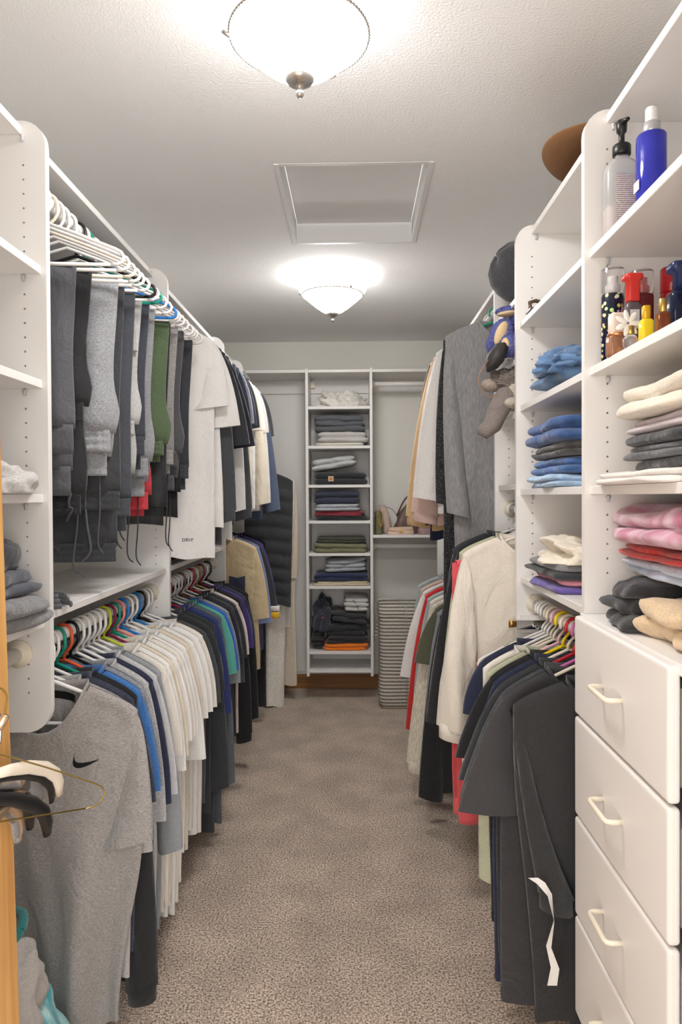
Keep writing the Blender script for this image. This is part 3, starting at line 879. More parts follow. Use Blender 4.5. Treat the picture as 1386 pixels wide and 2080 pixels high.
# swoosh printed on the grey tee, following its surface
t, s = made['heather grey crew-neck tee with black swoosh on the chest']
bez = lambda p, n: [tuple(sum(c*q for c, q in zip(((1-u)**3, 3*u*(1-u)**2, 3*u*u*(1-u), u**3), cs)) for cs in zip(*p)) for u in [i/n for i in range(n+1)]]
up = bez([(.10, .62), (.0, .30), (.08, .16), (1.0, .42)], 16)      # upper edge
lo = bez([(.10, .62), (-.13, .12), (.06, -.16), (1.0, .42)], 16)   # lower edge
mb = MB(); rows = []
for pts in (up, [((a[0]+b[0])/2, (a[1]+b[1])/2) for a, b in zip(up, lo)], lo):
    row = []
    for px, py in pts:
        p = s.front(.081 + px*.064, -.274 + py*.064)
        row.append((p[0], p[1] - .0012, p[2]))
    rows.append(row)
mb.loft(rows, closed=False); obj('swoosh_print', mb, PRINT, t, label='black swoosh print')
mb = MB(); rings = []
for dz in (0, .018):
    rings.append([(.075*math.sin(a), .0285*math.cos(a) - .002, -.115 + .008*math.cos(a) - .03*abs(math.sin(a))**2*0 - dz) for a in [math.radians(d) for d in range(-75, 76, 10)]])
mb.loft(rings, closed=False); obj('neck_tape', mb, PRINT, t, label='black inner neck tape')

def lettering(text, size, parent, loc, rot, m, label):
    cu = bpy.data.curves.new('lettering', 'FONT'); cu.body = text; cu.size = size; cu.extrude = .0002; cu.align_x = 'CENTER'
    cu.materials.append(m)
    tmp = bpy.data.objects.new('lettering', cu)
    me = tmp.to_mesh().copy(); tmp.to_mesh_clear(); bpy.data.objects.remove(tmp)
    o = bpy.data.objects.new('lettering', me); COL.objects.link(o); o.parent = parent; o.location = loc; o.rotation_euler = rot; o['label'] = label
    return o
t, s = made['bright blue tee on an orange hanger']
p = s.pt(.10, .10, 1)
lettering('NIKE', .022, t, (.03, p[1]-.010, -.142), (math.pi/2, 0, 0), PRINT, 'printed name inside the collar')

# --- lower rod of dark shirts
W = 'the lower rod of dark shirts'
DK = [
 (2.585, 'white', 't_shirt', 'dark heather grey tee against the middle panel', 'dkgrey', dict(length=.84)),
 (2.64, 'white', 'long_sleeve_shirt', 'long charcoal shirt hanging lower than its neighbours', 'dkgrey', dict(length=.94, slv='long', slv_kw=dict(L=.62))),
 (2.715, 'crimson', 't_shirt', 'bright navy tee beside the long charcoal shirt', 'bnavy', dict(length=.74, slv_kw=dict(L=.36))),
 (2.775, 'white', 'long_sleeve_shirt', 'long slate grey shirt beside the bright navy tee', 'slate', dict(length=.96, slv='long', slv_kw=dict(L=.66))),
 (2.83, 'white', 't_shirt', 'sea green tee beside the slate shirt', 'teal', dict(length=.70)),
 (2.88, 'white', 't_shirt', 'vivid blue tee beside the sea green tee', 'royal', dict(length=.72)),
 (2.935, 'brown', 't_shirt', 'grey tee on a brown hanger', 'grey', dict(length=.72, slv_kw=dict(L=.30))),
 (2.99, 'white', 't_shirt', 'ink black tee beside the grey tee on a brown hanger', 'ink', dict(length=.74)),
 (3.05, 'white', 't_shirt', 'charcoal tee beside the ink black tee', 'charcoal', dict(length=.72, slv_kw=dict(L=.33))),
 (3.11, 'red', 't_shirt', 'dark grey tee on a red hanger', 'dkgrey', dict(length=.72)),
 (3.17, 'white', 't_shirt', 'pinkish white tee between dark tees', 'pinkw', dict(length=.74)),
 (3.24, 'tan', 'hoodie', 'black hoodie on an olive tan hanger', 'black', dict(length=.72, slv='long', cuffs=True)),
 (3.31, 'maroon', 't_shirt', 'purple tee on a maroon hanger', 'purple', dict(length=.74)),
 (3.38, 'white', 't_shirt', 'mottled dark navy tee behind the purple tee', 'navyh', dict(length=.76)),
 (3.46, 'black', 'jacket', 'black jacket on a black hanger by the far panel', 'black', dict(length=.82, slv='long', T=.022)),
]
for y, hg, nm, lb, mk, kw in DK:
    top(y, hg, nm, lb, G[mk], where=W, base=-.22, **kw)

# --- upper rod of pants
W = 'the upper rod of folded pants'
SB = dict(smooth_band=True, band_ridges=1)
PT = [
 (1.645, 'white', .22, dict(label='charcoal jogger pants with ribbed cuffs against the drilled panel', m=fab('#54555a', .06), cx=-.015, w=.20, l1=.40, l2=.50, taper=.92, band_h=.072, **SB, rot=.10)),
 (1.685, 'cream', .75, dict(label='black track pants with drawstrings behind the charcoal joggers', m=G['black'], cx=.005, w=.20, l1=.34, l2=.57, puff=.012, strings=((-.04, .0, .50, .66, .01), (.0, .0, .50, .70, .02), (.05, .0, .56, .63, -.01)), rot=.15)),
 (1.755, 'white', .30, dict(label='heather grey sweatpants with wide elastic band and small check mark', m=fab('#8f9094', .12), mark=True, cx=.045, w=.20, l1=.40, l2=.46, puff=.014, band_h=.06, rot=.16, T=.02)),
 (1.80, 'white', .28, dict(label='long black track pants hanging below the heather sweatpants', m=fab('#333438', .06), cx=.045, w=.20, l1=.56, l2=.70, strings=((.02, -.01, .50, .78, .02), (.05, -.01, .52, .74, -.015), (.08, -.015, .50, .72, .01)), string_m=G['charcoal'], rot=.16)),
 (1.86, 'black', .28, dict(label='dark grey slim pants beside the long black track pants', m=fab('#3f4148', .06), cx=.05, w=.21, l1=.58, l2=.62, rot=.14)),
 (1.915, 'green', .34, dict(label='pale grey cargo shorts with stitched pocket flap', m=fab('#b0afae', .07), flap=True, cx=.055, w=.20, l1=.36, l2=.50, puff=.012, band_h=.04, rot=.18)),
 (1.97, 'white', .25, dict(label='ink blue jersey pants beside the pale cargo shorts', m=fab('#373943', .06), cx=.06, w=.20, l1=.40, l2=.44, band_h=.055, strings=((.07, -.01, .44, .72, .01), (.10, -.01, .44, .76, .012)), rot=.16)),
 (2.025, 'white', .25, dict(label='grey marl shorts with pleated band', m=fab('#87888c', .1), cx=.06, w=.20, l1=.46, l2=.52, puff=.012, band_h=.055, strings=((.06, -.01, .5, .70, .01),), rot=.16)),
 (2.075, 'blue', .35, dict(label='red knit shorts showing below grey shorts', m=G['red'], cx=.035, w=.11, taper=1.7, l1=.56, l2=.58, puff=.008, band_h=.055, strings=((.09, -.01, .55, .78, .01),), rot=.2)),
 (2.13, 'white', .25, dict(label='forest green jogger shorts with gathered band', m=G['green'], cx=.085, w=.18, l1=.40, l2=.42, puff=.018, band_h=.045, rot=.16, T=.02)),
 (2.18, 'white', .25, dict(label='black denim jeans folded beside green shorts', m=fab('#202124', .04, 'denim'), cx=.06, w=.21, l1=.60, l2=.66, band_h=0, rot=.14)),
 (2.235, 'white', .2, dict(label='thin grey marl pants beside green shorts', m=fab('#8d8a88', .12), cx=.07, w=.21, l1=.42, l2=.45, rot=.14)),
 (2.30, 'white', .22, dict(label='dark charcoal sweatpants with one long dangling drawstring', m=fab('#4b4a4f', .05), cx=.075, w=.205, l1=.42, l2=.50, puff=.016, band_h=.055, **SB, strings=((.12, -.02, .44, .74, .01),), rot=.16, T=.024)),
 (2.37, 'white', .18, dict(label='black cropped pants hanging beneath charcoal sweatpants', m=G['black'], cx=.06, w=.205, l1=.55, l2=.64, band_h=0, strings=((.11, -.01, .56, .76, .01),), rot=.12)),
 (2.44, 'white', .18, dict(label='dark grey sweatpants against the middle panel', m=fab('#3a3b40', .06), cx=.07, w=.21, l1=.46, l2=.50, rot=.12)),
]
for y, hg, hr, kw in PT:
    put_hanger(RXL, y, ROD_U, kw['rot'], hg, W, carries=kw['label'])
    pants(loc=(RXL, y, ROD_U), **kw)
for k in range(5):
    hanger((RXL, (1.605, 1.722, 1.888, 2.103, 2.335)[k], ROD_U), (0, 0, (.10, .16, .15, .18, .14)[k]), HC['white'], 'empty white hanger on the upper pants rod, ' + ('against the drilled panel', 'beyond the black track pants', 'between dark slim pants and cargo shorts', 'beside the red knit shorts', 'behind the charcoal drawstring sweatpants')[k], 'hangers on ' + W)

# --- upper rod of white and charcoal shirts
W = 'the upper rod of white and charcoal shirts'
UP = [
 (2.585, 'white', 't_shirt', 'long white sport tee with tiny lettering at the hem', 'white', dict(length=.96, slv='short')),
 (2.65, 'white', 't_shirt', 'crisp white heavy tee hanging from the upper rod', 'white', dict(length=.86, wh=.25, slv_kw=dict(L=.30, w1=.17, out=.085), T=.016)),
 (2.72, 'white', 'long_sleeve_shirt', 'charcoal long-sleeve shirt behind the crisp white tee', 'charcoal', dict(length=.92, slv='long', cuffs=True)),
 (2.80, 'red', 't_shirt', 'black tee with folded sleeve behind the crisp white tee', 'dkgrey', dict(length=.84, slv_kw=dict(L=.36, w1=.18, out=.10))),
 (2.88, 'white', 't_shirt', 'ink navy tee behind the black tee with folded sleeve', 'ink', dict(length=.84, slv_kw=dict(L=.36, w1=.16, out=.11))),
 (2.96, 'white', 'long_sleeve_shirt', 'white long-sleeve shirt between dark shirts', 'white', dict(length=.92, slv='long')),
 (3.05, 'white', 'long_sleeve_shirt', 'slate charcoal sweatshirt with ribbed cuffs', 'charcoal', dict(length=.80, slv='long', cuffs=True, slv_kw=dict(out=.07))),
 (3.14, 'white', 't_shirt', 'dark navy heather tee behind the slate sweatshirt', 'navyh', dict(length=.82)),
 (3.23, 'white', 't_shirt', 'grey marl tee near the far upper panel', 'greym', dict(length=.84)),
 (3.32, 'white', 't_shirt', 'ink navy polo shirt near the far upper panel', 'navy', dict(length=.82)),
 (3.42, 'white', 't_shirt', 'plain black tee near the far upper panel', 'black', dict(length=.84)),
 (3.52, 'white', 't_shirt', 'cream tee touching the far upper panel', 'cream', dict(length=.84)),
]
for y, hg, nm, lb, mk, kw in UP:
    r_ = top(y, hg, nm, lb, G[mk], z=ROD_U, where=W, base=.10, jit=.012, **kw)
    if 'lettering' in lb:
        q = r_[1].front(.12, -.90); lettering('DRI-F', .018, r_[0], (q[0], q[1]-.003, q[2]), (math.pi/2, 0, 0), PRINT, 'tiny printed letters')
W = 'the short upper rod by the corner'
for y, hg, nm, lb, mk, kw in [
 (3.66, 'white', 't_shirt', 'white tee in the last bay before the corner', 'white', dict(length=.80)),
 (3.73, 'cream', 'blouse', 'ivory blouse in the last bay before the corner', 'cream', dict(length=.78, slv='long')),
 (3.80, 'white', 't_shirt', 'rosy white tee in the last bay before the corner', 'pinkw', dict(length=.80)),
 (3.87, 'cream', 'long_sleeve_shirt', 'off-white long-sleeve shirt in the last bay before the corner', 'offw', dict(length=.80, slv='long')),
 (3.95, 'white', 'long_sleeve_shirt', 'slate blue heather long-sleeve shirt in the corner bay', 'bluew', dict(length=.86, slv='long', slv_kw=dict(out=.10, L=.66))),
 (4.04, 'white', 't_shirt', 'dark grey tee in the corner bay', 'charcoal', dict(length=.80)),
]:
    top(y, hg, nm, lb, G[mk], z=ROD_U, where=W, base=.0, jit=.012, **kw)
# --- corner bay, mid rod
W = 'the rod of the cream pocket tee'
tp = top(3.70, 'cream', 't_shirt', 'cream tee with a navy chest pocket', G['sand'], z=1.215, where=W, base=-.1, length=.80, wh=.25, slv_kw=dict(L=.36, w1=.16, out=.07))
mb = MB(); rows = []
for j in range(5):
    row = []
    for i in range(5):
        p = tp[1].front(.075 + .09*i/4, -.30 - .11*j/4 + .006*abs(i-2)*(1 if j < 4 else 1)); row.append((p[0], p[1]-.004, p[2]))
    rows.append(row)
mb.loft(rows, closed=False); obj('chest_pocket', mb, fab('#3a3f5a', .08), tp[0], label='navy chest pocket')
for y, hg, nm, lb, mk, kw in [
 (3.80, 'white', 't_shirt', 'periwinkle tee behind the cream pocket tee', 'peri', dict(length=.78, slv_kw=dict(L=.40, out=.07))),
 (3.88, 'black', 't_shirt', 'charcoal tee behind the periwinkle tee', 'dkgrey', dict(length=.80, slv_kw=dict(L=.32, out=.09))),
 (4.08, 'black', 'dress', 'long black dress beside the purple jersey', 'black', dict(length=1.12, slv=None)),
]:
    top(y, hg, nm, lb, G[mk], z=1.215, where=W, base=-.1, jit=.012, **kw)
jt = top(3.97, 'white', 'jersey', 'purple jersey with white and gold striped sleeve ends', G['purple'], z=1.215, where=W, base=-.1, length=.76, slv_kw=dict(L=.40, w1=.14, out=.09))
for ch in [c for c in jt[0].children if c.name.startswith('sleeve')]:
    sgn = 1 if sum(v.co.x for v in ch.data.vertices) > 0 else -1
    zmin = min(v.co.z for v in ch.data.vertices)
    xs = [v.co.x for v in ch.data.vertices if v.co.z < zmin + .03]
    cxm, hwm = (min(xs)+max(xs))/2, (max(xs)-min(xs))/2
    for z0, h, c in ((.085, .03, '#efece6'), (.050, .035, '#e8b62a')):
        obj('sleeve_stripe', band(cxm, 0, hwm*2.12, zmin+z0, h, .0215, 1, 2), fab(c, .03), ch)

# --- corner rod on the end wall with vest and dresses
rod(-.62, 4.235, YB, 1.59, bu)
obj('rod_bracket', MB().box((-.628, 4.30, 1.58), (-.612, 4.318, 1.6605)), WHITE, bu)
W = 'the corner rod with the puffer vest'
put_hanger(-.62, 4.305, 1.59, .05, 'black', W, carries='black quilted puffer vest')
garment('puffer_vest', 'vest', 'black quilted puffer vest hanging in the corner', (-.62, 4.305, 1.59), fab('#37383c', .04), rot=.05, slv=None, length=.92, T=.026, A=.004, quilt=.020, ws=.226, wh=.215, nV=70, neck=.10)
put_hanger(-.62, 4.395, 1.59, .05, 'white', W, carries='white lace long dress')
garment('lace_dress', 'dress', 'white lace long dress with its hem touching the carpet', (-.62, 4.395, 1.59), G['lacew'], rot=.05, slv=None, length=1.582, wh=.12, A=.026, flare=.30, nV=28)
gb = MB(); gb.loft([[(.20*math.cos(a)*(1-.15*(i == 0)), .035*math.sin(a) + .008*math.sin(3*a+i), -.12-i*.16) for a in [2*math.pi*k/28 for k in range(28)]] for i in range(7)])
gbt = obj('garment_bag', gb, mat('thin_clear_film', '#f4f4f4', .18, alpha=.28), None, (-.62, 4.40, 1.59), (0, 0, .05)); tag(gbt, 'clear plastic garment bag over the lace dress behind the vest', 'garment bag')
put_hanger(-.62, 4.53, 1.59, -.05, 'white', W, carries='cream floral long dress')
garment('long_dress', 'dress', 'cream floral long dress hanging behind the lace dress', (-.62, 4.53, 1.59), fab('#d9cbb8', .06), rot=-.05, slv='long', slv_kw=dict(out=.01), length=1.48, wh=.21, A=.018, flare=.12, nV=26)

# ---------------------------------------------------------------- facing run
RB = .32
W = 'the rod of black tops beside the drawers'
for y, c, st, r, lb in ((2.075, 'white', 'notch', .25, 'empty white notched hanger under the tie rack'), (2.048, 'white', 'tube', .29, 'empty white tube hanger beside the navy top'), (1.984, 'cream', 'notch', .32, 'empty cream notched hanger between navy top and camisole')):
    hanger((RXR, y, 1.013), (0, 0, r), HC[c], lb, 'hangers on ' + W, st)
BK = [
 (2.018, 'white', 'camisole', 'navy top at the end of the black tops', 'navy', dict(slv='cap', length=.74)),
 (1.955, 'cream', 'camisole', 'cream camisole among the black tops', 'offw', dict(slv=None, length=.62, neck=.13)),
 (1.912, 'rose', 'long_sleeve_shirt', 'olive long top hanging behind black tees', 'sage', dict(slv='long', length=.82, wh=.15, slv_kw=dict(L=.55, w1=.07, out=.02))),
 (1.870, 'yellow', 't_shirt', 'black tee on a yellow hanger', 'black', dict(length=.78, slv_kw=dict(L=.20, w1=.19, out=.10))),
 (1.825, 'cream', 't_shirt', 'navy blue long tee between black tees', 'navy', dict(length=.90)),
 (1.778, 'red', 't_shirt', 'soft black tee on a red hanger', 'dkgrey', dict(length=.84, slv_kw=dict(L=.22, w1=.20, out=.105))),
 (1.730, 'magenta', 't_shirt', 'faded black tee on a magenta hanger', 'charcoal', dict(length=.80, slv_kw=dict(L=.24, w1=.21, out=.11))),
 (1.690, 'cream', 't_shirt', 'large washed black tee with wide angled sleeve', None, dict(rot=.28, length=.88, wh=.235, slv_kw=dict(L=.25, w1=.22, out=.12, T=.018, yoff=-.012), T=.016)),
]
BT = fab('#39383a', .05)
for y, hg, nm, lb, mk, kw in BK:
    top(y, hg, nm, lb, G[mk] if mk else BT, x=RXR, z=1.013, where=W, base=RB, jit=.012, **kw)
hanger((RXR, 1.632, 1.013), (0, 0, .22), mat('black_velvet', '#17171a', .95), 'black velvet hanger holding the black knit pants', None, 'velvet', CHROME)
pants('black knit pants draped over the velvet hanger', (RXR, 1.632, 1.013), fab('#323434', .05), w=.22, cx=.05, l1=.52, l2=.72, taper=.9, band_h=.06, rot=.22, T=.02, **SB)
sw = garment('sweatshirt', 'sweatshirt', 'black sweatshirt with ribbed cuff and a white ribbon', (.585, 1.580, 1.013), fab('#2b2b2d', .05), rot=.06, slv='long', cuffs=True, ws=.2265, wh=.18, length=.88, slv_kw=dict(L=.44, w1=.085, out=-.05, yoff=-.02))
rb = MB(); rows = []
pts = [(-.20, -.06, -.505), (-.185, -.07, -.512), (-.165, -.068, -.54), (-.155, -.066, -.60), (-.165, -.06, -.66), (-.150, -.058, -.71), (-.156, -.056, -.75)]
for q, p in enumerate(pts):
    a = .5*q; rows.append([(p[0]+.011*math.cos(a), p[1]+.004*math.sin(a), p[2]), (p[0]-.011*math.cos(a), p[1]-.004*math.sin(a), p[2])])
rb.loft(rows, closed=False); obj('ribbon', rb, fab('#e6e3e0', .02), sw[0], label='white ribbon tie')
hanger((.585, 1.580, 1.013), (0, 0, .06), mat('black_velvet', '#17171a', .95), 'black velvet hanger holding the black sweatshirt with ribbed cuff', None, 'velvet', CHROME)

# short rod with the cream blouse
W = 'the short rod of the cream blouse'
cb = top(2.215, 'cream', 'blouse', 'cream crinkled blouse with long buttoned cuffs', G['crinkle'], x=RXR, z=1.306, where=W, rot=.14, slv='long', cuffs=True, length=.82, wh=.235, slv_kw=dict(L=.575, w1=.115, out=.085, T=.03, folds=.014), T=.02)
for ch in cb[0].children:
    if ch.name.startswith('sleeve') and sum(v.co.x for v in ch.data.vertices) < 0:
        zm = min(v.co.z for v in ch.data.vertices); xm = [v.co.x for v in ch.data.vertices if v.co.z < zm+.02]
        bt = MB(); bt.lathe([(.001, -.002), (.009, -.002), (.0095, 0), (.006, .002), (.001, .0015)], n=16)
        obj('cuff_button', bt, mat('horn_button', '#6b4526', .3), ch, (sum(xm)/len(xm)+.005, -.034, zm-.004), (math.pi/2, 0, 0))
for y, hg, nm, lb, mk, kw in [
 (2.275, 'white', 'blouse', 'pale sage blouse behind the cream crinkled blouse', 'sage', dict(slv='long', length=.80, slv_kw=dict(out=.07, w1=.10))),
 (2.322, 'white', 'blazer', 'black blazer behind the pale sage blouse', 'black', dict(slv='long', length=.80, T=.02, slv_kw=dict(out=.11, w1=.11, L=.60))),
 (2.435, 'white', 'cardigan', 'dark grey cardigan behind the black blazer', 'dkgrey', dict(slv='long', length=.78)),
]:
    top(y, hg, nm, lb, G[mk], x=RXR, z=1.306, where=W, base=.13, jit=.012, **kw)
put_hanger(RXR, 2.245, 1.306, .14, 'white', W, carries='coral red sweatpants')
pants('coral red sweatpants hanging below the cream blouse', (RXR, 2.245, 1.306), G['coral'], w=.09, cx=-.20, l1=.80, l2=.78, taper=.95, band_h=.055, rot=.14, T=.020, puff=.004, **SB)

# long upper rod: dress, lace, coats
W = 'the long upper rod of dresses and coats'
UR = [
 (2.565, 'green', 'knit_dress', 'grey ribbed long-sleeve knit dress hanging full length', 'rib', dict(cat='dress', rot=.0, slv='long', ws=.226, length=1.22, wh=.19, waist=.93, A=.013, T=.016, slv_kw=dict(L=.66, w1=.085, out=.0, T=.022, yoff=-.03), nV=26)),
 (2.645, 'white', 'lace_dress', 'sheer black lace long dress behind the grey knit dress', 'lace', dict(cat='dress', rot=.05, slv='long', length=1.48, wh=.235, A=.014, slv_kw=dict(L=.60, w1=.10, out=.03, T=.014), nV=24)),
 (2.76, 'teal', 'blouse', 'dark green slim top on a teal hanger', 'olive', dict(rot=.05, slv=None, length=.70, ws=.17, wh=.18)),
 (2.86, 'white', 'blouse', 'white puff-sleeve blouse behind the lace dress', 'white', dict(rot=.05, slv='long', length=.80, slv_kw=dict(L=.58, w1=.13, out=.10, T=.03))),
 (2.96, 'rose', 'shirt_jacket', 'blush pink shirt jacket with wide cuffs', 'blush', dict(cat='jacket', rot=.04, slv='long', cuffs=True, length=.86, slv_kw=dict(L=.64, w1=.12, out=.10, T=.024))),
 (3.07, 'white', 'coat', 'tan corduroy overshirt with a buttoned wide cuff', 'tan', dict(cat='jacket', rot=.03, slv='long', cuffs=True, length=.88, slv_kw=dict(L=.66, w1=.12, out=.115, T=.026))),
 (3.15, 'white', 'jacket', 'ink blue jacket behind the tan overshirt', 'navy', dict(rot=.03, slv='long', length=.92, slv_kw=dict(out=.02))),
 (3.22, 'white', 'jacket', 'olive green jacket behind the ink blue jacket', 'olive', dict(rot=.0, slv='long', length=.80, slv_kw=dict(L=.56, out=.075))),
]
for y, hg, nm, lb, mk, kw in UR:
    kw = dict(kw); cat = kw.pop('cat', 'blouse' if nm == 'blouse' else nm)
    g_ = top(y, hg, nm, lb, G[mk], x=RXR, z=ROD_U, where=W, cat=cat, **kw)
    if nm == 'coat':
        for ch in g_[0].children:
            if ch.name.startswith('sleeve') and sum(v.co.x for v in ch.data.vertices) < 0:
                zm = min(v.co.z for v in ch.data.vertices); xm = [v.co.x for v in ch.data.vertices if v.co.z < zm+.02]
                bt = MB(); bt.lathe([(.001, -.002), (.010, -.002), (.0105, 0), (.006, .002), (.001, .0015)], n=16)
                obj('cuff_button', bt, mat('horn_button', '#6b4526', .3), ch, (max(xm)-.03, -.03, zm-.012), (math.pi/2, 0, 0))

# lower rod of sweaters
W = 'the lower rod beside the striped hamper'
LR = [
 (2.80, 'white', 'long_sleeve_shirt', 'black long-sleeve top hanging near the coral sweatpants', 'black', dict(length=.86, slv='long', slv_kw=dict(L=.70, w1=.10, out=.09))),
 (2.88, 'white', 'sweater', 'grey heather sweater beside the black long-sleeve top', 'greym', dict(length=.78, slv='long', cuffs=True, slv_kw=dict(L=.66, w1=.10, out=.07))),
 (2.97, 'cream', 'blouse', 'olive sleeveless blouse between sweaters', 'olive', dict(length=.62, slv='cap', slv_kw=dict(L=.22, w1=.16, out=.09))),
 (3.06, 'cream', 'sweater', 'cream cable-knit sweater with turned cuff', 'ribcream', dict(length=.76, slv='long', cuffs=True, slv_kw=dict(L=.66, w1=.11, out=.12, T=.026))),
 (3.17, 'cream', 'blouse', 'ivory cotton blouse behind the cable-knit sweater', 'offw', dict(length=.72, slv='long')),
 (3.27, 'white', 'sweater', 'misty grey-green sweater by the red cardigan', 'mist', dict(length=.76, slv='long', slv_kw=dict(out=.08))),
 (3.37, 'white', 'cardigan', 'bright red cardigan on the lower rod', 'redc', dict(length=.80, slv='long', slv_kw=dict(out=.10))),
 (3.48, 'aqua', 'blouse', 'white blouse on a pale aqua hanger', 'white', dict(length=.72, slv='long', slv_kw=dict(out=.12, w1=.12, L=.40))),
 (3.60, 'white', 'blouse', 'blush blouse behind the white blouse', 'blush', dict(length=.84, slv='long')),
 (3.75, 'white', 'blouse', 'misty grey blouse next to the striped hamper', 'mist', dict(length=.72, slv='long')),
]
for y, hg, nm, lb, mk, kw in LR:
    top(y, hg, nm, lb, G[mk], x=RXR, z=ROD_L, where=W, base=.10, jit=.012, cat={'blouse': 'blouse', 'cardigan': 'cardigan', 'sweater': 'sweater'}.get(nm, 'shirt'), **kw)

# hangers hooked behind the door lever, arms pointing into the closet
for k, (c, lb, rz, tl) in enumerate((
        ('cream', 'cream contoured hanger on the oak door, above the other hangers', .09, .10), ('black', 'black contoured hanger just under the cream one on the door', .05, .12),
        ('clear', 'clear contoured hanger pressed against the black one on the door', .04, .18), ('clear', 'clear slim hanger between two black hangers on the door', -.03, .12),
        ('black', 'glossy black hanger below the clear slim one on the door', -.02, .21), ('black', 'black hanger reaching lowest beside the brass wire hanger', .19, .22), ('clear', 'clear hanger hanging against the oak door face', -.07, .24))):
    cm = CLEAR if c == 'clear' else HC[c]
    hanger((-.513 - .002*k, .945 - .006*k, 1.035 - .004*k), (0, tl, math.pi/2 - rz), cm, lb, None, 'contour', CHROME)
hanger((-.53, .98, 1.06), (0, .2, math.pi/2 - .7), mat('brass_wire', '#a08a4e', .35, .9), 'thin brass wire hanger in front of the swoosh tee', None, 'wire')
# ---------------------------------------------------------------- folded clothes on the tower
TX, TY = (T0 + T1)/2, 4.645
F = lambda c, h=.06, k='knit', c2=None: fab(c, h, k, c2)
SH = lambda i: TSH[i] + .0005
wad('crumpled white shirt on the tower top shelf', 'shirt', TX+.01, TY, SH(1), .31, .23, .10, F('#e7e3db', .03), amp=.55, fq=1.7)
folded('thin cream folded tee under the pale grey sweats', 'shirt', TX+.01, TY, SH(2), .33, .27, .022, F('#dcd7cc', .03), 1)
folded('pale grey folded sweats under a charcoal roll', 'sweatpants', TX+.02, TY, SH(2)+.024, .355, .27, .072, F('#c9c5c2', .05), 2)
folded('charcoal rolled sweatshirt on pale grey sweats', 'sweatshirt', TX, TY, SH(2)+.098, .33, .26, .105, F('#5f6268', .05), 1, soft=.8)
bc = folded('black folded work pants with a square orange patch', 'pants', TX+.005, TY, SH(3), .365, .28, .085, F('#303236', .05), 2)
lb_ = obj('brand_patch', MB().box((-.078, -.1475, .022), (-.042, -.1435, .056)), mat('patch_tan', '#cdb79d', .8), bc); 
dg = MB(); dg.lathe([(.0005, 0), (.010, 0), (.010, .001), (.0005, .001)], n=16); obj('patch_emblem', dg, mat('patch_orange', '#e5862c', .7), lb_, (-.060, -.1475, .040), (math.pi/2, 0, 0))
folded('pale grey sweatshirt roll slanting on the black work pants', 'sweatshirt', TX-.03, TY, SH(3)+.087, .30, .25, .075, F('#c4c6c6', .05), 1, soft=.8, tilt=(0, -.16))
z = SH(4)
for h, w_, c, lb, ct in ((.03, .345, '#2a2b30', 'thin black folded tee under the dark red one', 'shirt'), (.032, .34, '#8f2f3d', 'dark red folded tee beneath the light grey one', 'shirt'), (.048, .30, '#b4b8bf', 'light grey folded tee beneath the navy sweatshirt', 'shirt'), (.085, .32, '#3a4054', 'folded navy sweatshirt topping the stack with dark red', 'sweatshirt')):
    folded(lb, ct, TX + rr.uniform(-.02, .02), TY, z, w_, .27, h, F(c), 2 if h > .04 else 1); z += h + .001
folded('light olive folded sweatshirt on the tower', 'sweatshirt', TX+.012, TY, SH(5), .345, .28, .062, F('#7d7c5e', .05), 1, soft=.7)
folded('dark olive folded sweatshirt lying on the light olive one', 'sweatshirt', TX+.012, TY+.02, SH(5)+.064, .33, .24, .036, F('#4b4a3c', .05), 1)
z = SH(6)
folded('cream folded pants lowest under the deep navy ones', 'pants', TX+.01, TY, z, .37, .28, .028, F('#d3c4a6', .04), 1)
folded('deep navy folded pants over cream pants', 'pants', TX, TY, z+.030, .37, .28, .052, F('#2c3558', .05), 2)
folded('silver grey jersey roll on the deep navy pants', 'shirt', TX+.045, TY, z+.084, .28, .25, .088, F('#a9acb3', .05), 2, soft=.9, tilt=(0, -.05))
z = SH(7)
folded('bright orange folded shirt under the black clothes', 'shirt', TX+.04, TY, z, .29, .28, .045, F('#f08024', .04), 1)
folded('black folded jeans lying on the orange shirt', 'jeans', TX+.045, TY, z+.047, .28, .27, .048, F('#34363a', .05), 1)
folded('black folded sweatpants thick in the middle of the dark stack', 'sweatpants', TX+.045, TY, z+.097, .28, .27, .070, F('#2e3033', .05), 1, soft=.9)
folded('black rolled hoodie above the thick black sweatpants', 'hoodie', TX+.055, TY, z+.170, .25, .26, .066, F('#3a3b3e', .05), 1, soft=1.0, tilt=(0, .12))
wh_ = folded('white folded hoodie with a dark cord above the black roll', 'hoodie', TX+.105, TY, z+.258, .17, .24, .095, F('#cfcdca', .03), 1, soft=.8)
folded('small black bundled shorts beside the black jeans', 'clothing', TX-.153, TY, z, .075, .22, .125, F('#323337', .05), 2, soft=.9)
jk = wad('ink blue crumpled jacket with a small red tag', 'jacket', TX-.12, TY, z+.128, .14, .25, .19, F('#343843', .05), amp=.4)

obj('cord', cord([(-.02, -.118, .075), (.0, -.124, .055), (.012, -.126, .03), (.02, -.125, .012)], .002), F('#2a2a2d', .03), wh_)
obj('red_tag', MB().box((-.004, -.128, .085), (.014, -.120, .094)), F('#c23a3c', .03), jk)
